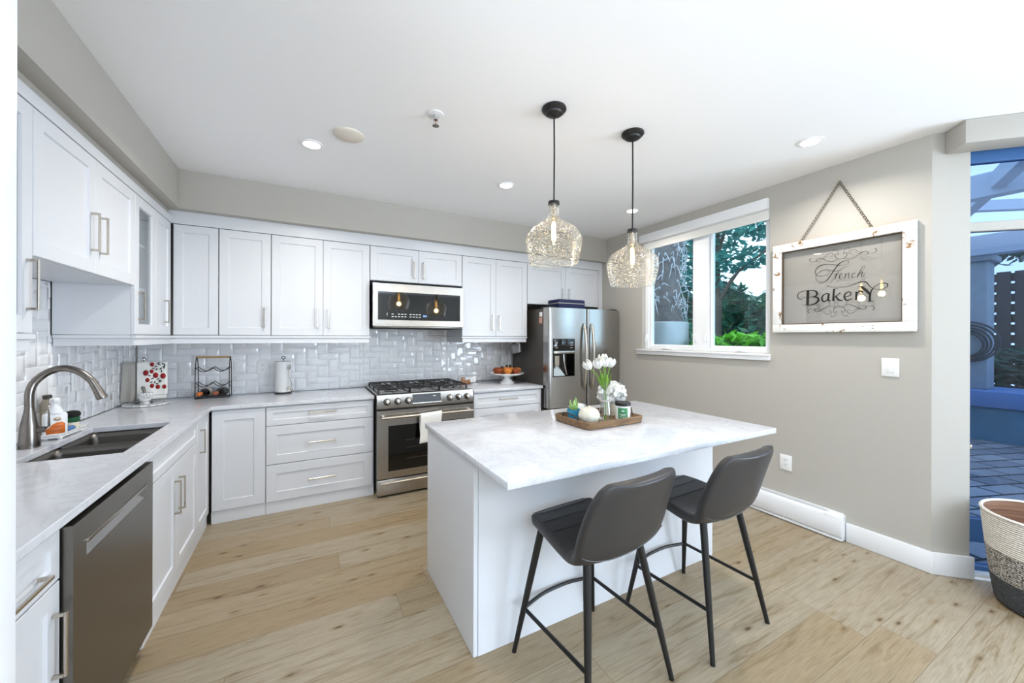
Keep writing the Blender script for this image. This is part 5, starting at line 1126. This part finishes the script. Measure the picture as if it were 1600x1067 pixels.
mb = MB(); mb.tube([(0, 0, .096), (.002, 0, .110), (.008, .002, .116)], [.008, .006, .005], 10); mb.build('stem', M['potcream'], pk)
vs = thing('glass_vase', 'tall slim clear glass vase tied with a cord on the tray', 'vase', (1.640, 1.805, ZB))
mb = MB(); mb.lathe([(.036, 0), (.040, .006), (.040, .05), (.034, .10), (.027, .135), (.026, .16), (.028, .22), (.031, .248)], 32, capt=False); mb.build('glass_body', M['vaseglass'], vs, ang=60)
mb = MB(); 
for z in (.128, .132, .136): mb.tube([(.0288 * cos(k * pi / 12), .0288 * sin(k * pi / 12), z) for k in range(24)], .0022, 5, closed=True)
mb.build('cord', M['clothgrey'], vs)
rnd = random.Random(21)
TL = ('white tulip leftmost in the tall vase', 'white tulip left of centre in the tall vase, lower than its neighbour', 'white tulip at the centre front of the tall vase', 'white tulip rising highest in the tall vase', 'white tulip rightmost in the tall vase')
for lb, (dx, dy, z) in zip(TL, ((-.108, .01, .362), (-.066, -.018, .366), (-.024, -.026, .374), (.006, .026, .390), (.036, .0, .366))):
    t = thing('tulip', lb, 'tulip', (1.640, 1.805, ZB), 0, 'tulips in the vase')
    top = Vector((dx, dy, z - .03)); mb = MB(); mb.tube(crom([(dx * .06, dy * .1, .012), (-dx * .06, -dy * .1, .12), (dx * .16, dy * .2, .235), top], 6), .0035, 8); mb.build('stem', M['stem'], t)
    ax = (top - Vector((dx * .2, dy * .2, .235))).normalized(); q = ax.to_track_quat('Z', 'Y').to_matrix().to_4x4(); T = Matrix.Translation(top) @ q
    mb = MB()
    for k in range(6):
        a0 = k * pi / 3 + (.2 if k % 2 else 0); inn = .85 if k % 2 else 1.0
        def f(u, v):
            a = a0 + (u - .5) * 1.25 * sin(pi * (v * .86 + .10)) ** .6; r = .030 * inn * sin(pi * (v * .72 + .05)) ** .75
            return T @ Vector((r * cos(a), r * sin(a), .060 * v * (1 - .05 * abs(u - .5))))
        mb.grid(f, 7, 9)
    mb.build('bloom', M['petal'], t, solid=.001, ang=80)
    mb = MB(); ang = rnd.uniform(0, 6.28)
    for s in (1,):
        aa = math.atan2(dy, dx) + rnd.uniform(-.6, .6); leafblade(mb, (dx * .12, dy * .15, .20), (dx * .35 + .03 * cos(aa), dy * .4 + .03 * sin(aa), .300), .013, 8, .15)
    mb.build('leaf', M['stem'], t, solid=.001)
hy = thing('hydrangea_pot', 'white hydrangea bloom in a mottled cream pot on the tray', 'potted plant', (1.815, 1.940, ZB))
mb = MB(); mb.lathe([(.030, 0), (.033, .003), (.042, .082), (.046, .084), (.046, .092), (.040, .092), (.038, .08)], 28); mb.build('pot', M['potcream'], hy)
mb = MB(); mb.cyl((0, 0, .05), (0, 0, .13), .01, n=8); mb.build('stem', M['stem'], hy)
mb = MB(); rnd = random.Random(9)
for k in range(300):
    z = 1 - 2 * (k + .5) / 300; a = k * 2.39996; r = math.sqrt(1 - z * z); n = Vector((r * cos(a), r * sin(a), z))
    if z < -.75: continue
    c = Vector((0.004, 0, .150)) + Vector((n.x * .092, n.y * .085, n.z * .076)) * rnd.uniform(.90, 1.06)
    n = (n + Vector((rnd.gauss(0, .45), rnd.gauss(0, .45), rnd.gauss(0, .45)))).normalized()
    t1 = n.cross(Vector((.3, .5, .81))).normalized(); t2 = n.cross(t1); ph = rnd.uniform(0, 1.6)
    for p in range(4):
        b = ph + p * pi / 2; d = (t1 * cos(b) + t2 * sin(b)); s = d.cross(n); w = .0092; L = .0180
        q = [c, c + d * L * .5 + s * w + n * .003, c + d * L + n * .0005, c + d * L * .5 - s * w + n * .003]; mb.face(mb.ring(q))
mb.sphere((.004, 0, .150), .052, sy=.95, sz=.82, nu=20, nv=12); mb.build('bloom', M['petal'], hy, ang=60)
wf = thing('flower_sprig', 'pale blossom sprig lying behind the ceramic pumpkin', 'flower', (1.565, 1.962, ZB))
mb = MB(); 
for k in range(70):
    z = rnd.uniform(.1, 1); a = rnd.uniform(0, 6.28); r = math.sqrt(max(0, 1 - z * z)); n = Vector((r * cos(a), r * sin(a), z)); c = Vector((n.x * .062, n.y * .034, .048 + n.z * .048)); t1 = n.cross(Vector((.3, .5, .81))).normalized(); t2 = n.cross(t1)
    for p in range(4):
        b = p * pi / 2 + a; d = t1 * cos(b) + t2 * sin(b); s = d.cross(n); mb.face(mb.ring([c, c + d * .007 + s * .007, c + d * .014, c + d * .007 - s * .007]))
mb.sphere((0, 0, .048), .046, sx=1.25, sy=.66, nu=16, nv=10); mb.build('blossom', M['petal'], wf, ang=60)
mb = MB(); mb.tube([(.0, .0, .02), (.03, .01, .006), (.07, .02, .004)], .003, 6); mb.build('stem', M['stem'], wf)
cj = thing('candle_jar', 'glass candle jar with black lid and green label on the tray', 'candle', (1.795, 1.812, ZB))
mb = MB(); mb.lathe([(.044, 0), (.047, .004), (.047, .084), (.044, .088)], 32); mb.build('jar', M['ceramic'], cj)
mb = MB(); mb.lathe([(.0475, .0885), (.049, .09), (.049, .106), (.046, .110), (.036, .1105), (.034, .108)], 32); mb.build('lid', M['black'], cj)
mb = MB(); a0 = math.atan2(-1.812, -1.795)
mb.grid(lambda u, v: (.0476 * cos(a0 + (u - .5) * 1.35), .0476 * sin(a0 + (u - .5) * 1.35), .010 + .068 * v), 14, 2); lb = mb.build('label', M['labelgreen'], cj)
for z, w in ((.036, .9), (.030, .6), (.020, .9), (.060, .35), (.055, .35)):
    mb = MB(); mb.grid(lambda u, v: (.0480 * cos(a0 + (u - .5) * w), .0480 * sin(a0 + (u - .5) * w), z + .0026 * v), 8, 2); mb.build('label_line', M['plastic'], lb)

# ================================================================ rope basket
bk = thing('rope_basket', 'large round rope basket in cream, speckle and charcoal bands by the patio door', 'basket', (3.452, .392, .001))
H = .50; rtop, rbot = .255, .195
def bw(z): t = z / H; return rbot + (rtop - rbot) * (t ** .7)
def ring_band(name, z0, z1, m, extra=()):
    mb = MB(); n = 10
    prof = [(bw(z0 + (z1 - z0) * k / n), z0 + (z1 - z0) * k / n) for k in range(n + 1)]
    if z0 == 0: prof = [(.02, 0), (rbot - .02, 0), (rbot - .003, .008)] + [(max(bw(z), rbot), z) for _, z in prof[1:]]
    mb.lathe(prof, 56, capb=(z0 == 0), capt=False, wob=lambda a, z: 1 + .012 * sin(2 * a + 1) * z / H); return mb.build(name, m, bk, ang=60)
ring_band('charcoal_band', 0, .155, M['ropegrey']); ring_band('speckled_band', .155, .305, M['ropemix']); ring_band('cream_band', .305, H, M['ropewhite'])
mb = MB(); mb.tube([((bw(H) - .004) * (1 + .012 * sin(2 * a + 1)) * cos(a), (bw(H) - .004) * (1 + .012 * sin(2 * a + 1)) * sin(a), H) for a in [k * pi / 28 for k in range(56)]], .008, 8, closed=True); mb.build('rim', M['ropewhite'], bk)
mb = MB(); mb.lathe([(.02, .02), (rbot - .02, .02), (bw(.1) - .012, .1), (bw(.3) - .012, .3), (bw(H) - .010, H - .002)], 56, capt=False); mb.build('lining', M['ropein'], bk)

# ================================================================ outdoors
MB().prism([(3.56, .90), (5.12, -.66), (13, -3), (13, 12), (3.56, 12)], -.16, -.06).build('patio', M['pavers'], kind='structure')
# planter wall with its bench cap
pw = thing('planter_wall', 'low concrete planter wall with a wide cap coloured as in blue shade across the patio', 'planter wall', (8.8, 1.6, -.06))
box('wall_face', (.05, -2.6, 0), (.9, 3.2, .50), M['wallbluelit'], pw); box('cap', (0, -2.6, .501), (.95, 3.2, .735), M['capbluelit'], pw, .01)
po = thing('concrete_post', 'concrete pergola post standing behind the planter wall with a coiled hose', 'post', (9.25, 1.93, .676))
mb = MB(); mb.box((-.2, -.30, 0), (.2, .30, 1.95), .02); mb.box((-.26, -.36, 1.951), (.26, .36, 2.05), .02); mb.build('shaft', M['concrete'], po)
hs = thing('garden_hose', 'dark garden hose coiled on the concrete post', 'hose', (9.03, 1.80, 1.40))
mb = MB(); rnd = random.Random(4)
for k in range(5):
    r = .30 - .030 * k; mb.tube([(-.02 - .012 * (k % 3), r * cos(a) + .01 * k, r * sin(a) - .012 * k) for a in [j * pi / 16 for j in range(32)]], .013, 8, closed=True)
mb.build('coil', M['hose'], hs)
# pergola
def beam(name, label, p, q, w, h, m='pergola'):
    p, q = Vector(p), Vector(q); d = (q - p); L = d.length; T = Matrix.Translation(p) @ d.to_track_quat('X', 'Z').to_matrix().to_4x4()
    mb = MB(); mb.box((0, -w / 2, -h / 2), (L, w / 2, h / 2), .006, 1, T=T); o = mb.build(name, M[m]); tag(o, label, 'beam'); return o
beam('pergola_beam', 'heavy painted pergola beam resting on the far concrete posts', (9.05, -3, 2.86), (9.05, 3.1, 2.86), .22, .30)
beam('pergola_beam', 'pale pergola crossbeam nearest the patio door', (6.0, -1.2, 2.98), (6.0, 2.0, 2.98), .14, .24)
beam('pergola_rafter', 'white diagonal pergola rafter crossing above the patio door glass', (5.0, .66, 2.97), (9.0, 2.11, 3.12), .10, .16)
beam('pergola_rafter', 'pale pergola rafter running out to the far beam beside the diagonal one', (5.1, .30, 3.22), (9.2, .30, 3.26), .10, .16)
beam('pergola_rafter', 'pale far pergola rafter seen low under the transom bar', (7.4, 1.9, 3.22), (10.5, -.2, 3.28), .10, .14)
# fence with openings
fn = thing('lattice_fence', 'dark wooden lattice fence behind the patio planting', 'fence', (11.4, 0, -.06))
mb = MB()
for k in range(26): mb.box((0, -2 + k * .21, 0), (.03, -2 + k * .21 + .165, 2.75))
mb.build('upright', M['lattice'], fn, smooth=False); fn.children[0]['kind'] = 'stuff'
mb = MB()
for z in [.1 + k * .19 for k in range(14)]: mb.box((.031, -2, z), (.06, 3.5, z + .15))
mb.build('crossboard', M['lattice'], fn, smooth=False)

def leaves(mb, rnd, c, R, n, size, shell=.55, flat=.6):
    for _ in range(n):
        while True:
            p = Vector((rnd.uniform(-1, 1), rnd.uniform(-1, 1), rnd.uniform(-1, 1)))
            if p.length <= 1 and p.length > shell * rnd.random(): break
        c_ = Vector(c) + Vector((p.x * R[0], p.y * R[1], p.z * R[2])); s = size * rnd.uniform(.6, 1.25)
        nrm = Vector((rnd.gauss(0, flat), rnd.gauss(0, flat), 1)).normalized(); d = nrm.orthogonal(); d = Matrix.Rotation(rnd.uniform(0, 6.28), 3, nrm) @ d; sd = nrm.cross(d)
        a, b, e, f = c_ - d * s, c_ + sd * s * .42 - nrm * s * .12, c_ + d * s, c_ - sd * s * .42 - nrm * s * .12
        mb.face(mb.ring([a, b, e])); mb.face(mb.ring([a, e, f]))
rnd = random.Random(31)
# trees and shrubs beyond the kitchen window (y/x between .88 at the left jamb and .52 at the right)
tr = thing('tree', 'thick fibrous palm trunk just outside the left pane of the kitchen window', 'tree', (4.70, 3.92, -.06))
mb = MB(); mb.lathe([(.25, 1.741), (.24, 1.9), (.22, 2.4), (.24, 2.9), (.27, 3.4)], 28, wob=lambda a, z: 1 + .06 * sin(a * 5 + z * 7) + .04 * sin(a * 9 - z * 13)); mb.build('trunk', M['bark'], tr)
mb = MB()
for k in range(210):
    a = rnd.uniform(0, 6.28); z = rnd.uniform(1.80, 3.3); r = .25; p = Vector((r * cos(a), r * sin(a), z)); mb.tube(crom([p, p + Vector((.05 * cos(a), .05 * sin(a), .02)) + Vector((rnd.uniform(-.05, .05), rnd.uniform(-.05, .05), 0)), p + Vector((.05 * cos(a) + rnd.uniform(-.1, .1), .05 * sin(a) + rnd.uniform(-.1, .1), rnd.uniform(-.22, .05)))], 3), [.009] * 3 + [.006] * 3 + [.002], 5)
mb.build('fibre', M['fibre'], tr)['kind'] = 'stuff'
mb = MB()
for k in range(26):
    a = rnd.uniform(0, 6.28); e = rnd.uniform(.2, .9); p = Vector((.2 * cos(a), .2 * sin(a), 3.25)); leafblade(mb, p, p + Vector((cos(a) * e, sin(a) * e, rnd.uniform(-.5, .5))), .05, 8, .5)
mb.build('frond', M['leafdark'], tr)['kind'] = 'stuff'
pl = thing('planter_drum', 'pale metal drum around the foot of the palm trunk outside the window', 'planter', (4.70, 3.92, -.06))
mb = MB(); mb.lathe([(.345, 0), (.345, 1.72), (.335, 1.738), (.30, 1.738)], 40); mb.build('drum', M['sheet'], pl)
t2 = thing('tree', 'leafy maple with teal green foliage spreading across the right pane', 'tree', (7.0, 4.55, -.06))
mb = MB(); mb.tube(crom([(0, 0, 0), (.05, .05, 1.3), (-.05, .0, 2.4), (.1, .1, 3.4), (.2, .0, 4.6)], 5), [.09] * 5 + [.075] * 5 + [.06] * 5 + [.04] * 5 + [.02], 10)
for q in ([(0, 0, 2.2), (-.2, -.5, 2.7), (-.3, -1.2, 3.05)], [(0, .1, 2.6), (.2, .6, 3.1), (.3, 1.3, 3.4)], [(.0, .05, 3.0), (-.2, -.3, 3.6), (-.3, -.9, 4.2)]): mb.tube(crom(q, 5), [.035] * 5 + [.022] * 5 + [.01], 8)
mb.build('trunk', M['branch'], t2)
mb = MB()
for c, R, n in (((-.1, -.15, 3.7), (.7, .75, .50), 620), ((.0, .55, 3.3), (.7, .6, .5), 480), ((-.25, -.95, 3.45), (.5, .42, .28), 230), ((-.15, -.45, 2.92), (.5, .70, .22), 300), ((-.1, .25, 2.65), (.5, .45, .35), 240), ((.1, .3, 4.5), (.9, .8, .7), 480), ((-.2, -.7, 4.3), (.7, .6, .45), 330), ((.2, 1.2, 3.6), (.7, .5, .8), 420)): leaves(mb, rnd, c, R, n, .075)
mb.build('foliage', M['leafteal'], t2, smooth=False)
def shrub(name, label, base, blobs, m, size, cat='shrub', core=0):
    t = thing(name, label, cat, base); mb = MB()
    for c, R, n in blobs:
        leaves(mb, rnd, c, R, n, size, .3)
        if core: mb.lathe([(max(.01, core * sin(pi * k / 10)), -core * R[2] / R[0] * cos(pi * k / 10)) for k in range(11)], 20, c, sx=R[0], sy=R[1], wob=lambda a, z: 1 + .12 * sin(a * 5 + z * 9))
    mb.build('foliage', M[m], t, smooth=False)
    mb = MB()
    for c, R, n in blobs: mb.tube([(c[0] * .6, c[1] * .6, 0), (c[0], c[1], c[2])], [.03, .012], 6)
    mb.build('stem', M['branch'], t)
shrub('hedge', 'dark green hedge filling the lower half of the kitchen window', (7.6, 4.9, -.06), [((0, -1.2, 1.25), (.6, .9, 1.25), 1900), ((.1, .0, 1.35), (.6, .9, 1.35), 1900), ((0, 1.1, 1.5), (.6, .9, 1.5), 1700), ((.2, 2.1, 1.7), (.6, .8, 1.6), 1300)], 'leafhedge', .11, core=.58)
shrub('shrub', 'bright green broad-leaved shrub just outside the right pane', (4.9, 2.92, -.06), [((0, -.35, 1.34), (.3, .30, .22), 330), ((.05, .08, 1.36), (.3, .32, .22), 330), ((.0, .42, 1.32), (.3, .25, .2), 240), ((-.05, 0, 1.0), (.3, .65, .3), 260)], 'leaflime', .085)
shrub('shrub', 'shade green shrub beside the palm trunk outside the left pane', (5.6, 4.15, -.06), [((0, 0, 1.25), (.35, .38, .62), 420), ((.1, -.25, .95), (.3, .3, .6), 220)], 'leafhedge', .07)
shrub('shrub', 'dusky shrub growing behind the planter wall seen through the patio door', (10.3, 1.45, -.06), [((0, 0, .95), (.4, .65, .42), 420), ((.1, -.6, .9), (.4, .5, .40), 300)], 'leafdark', .10)
shrub('tree', 'green crown of a tree showing above the far pergola beam', (11.9, 1.3, -.06), [((0, 0, 3.25), (.5, 1.5, .35), 500)], 'leafdark', .11, 'tree')
cn = tag(MB().lathe([(.10, 0), (.085, .02), (.055, .25), (.012, .42)], 12, sx=.5).build('garden_ornament', M['palewood'], loc=(6.0, 3.36, .98)), 'pale pointed garden ornament among the shrubs outside the right pane', 'ornament')
box('trim_11', (5.88, 3.24, -.06), (6.12, 3.48, .979), M['concrete'], kind='structure')
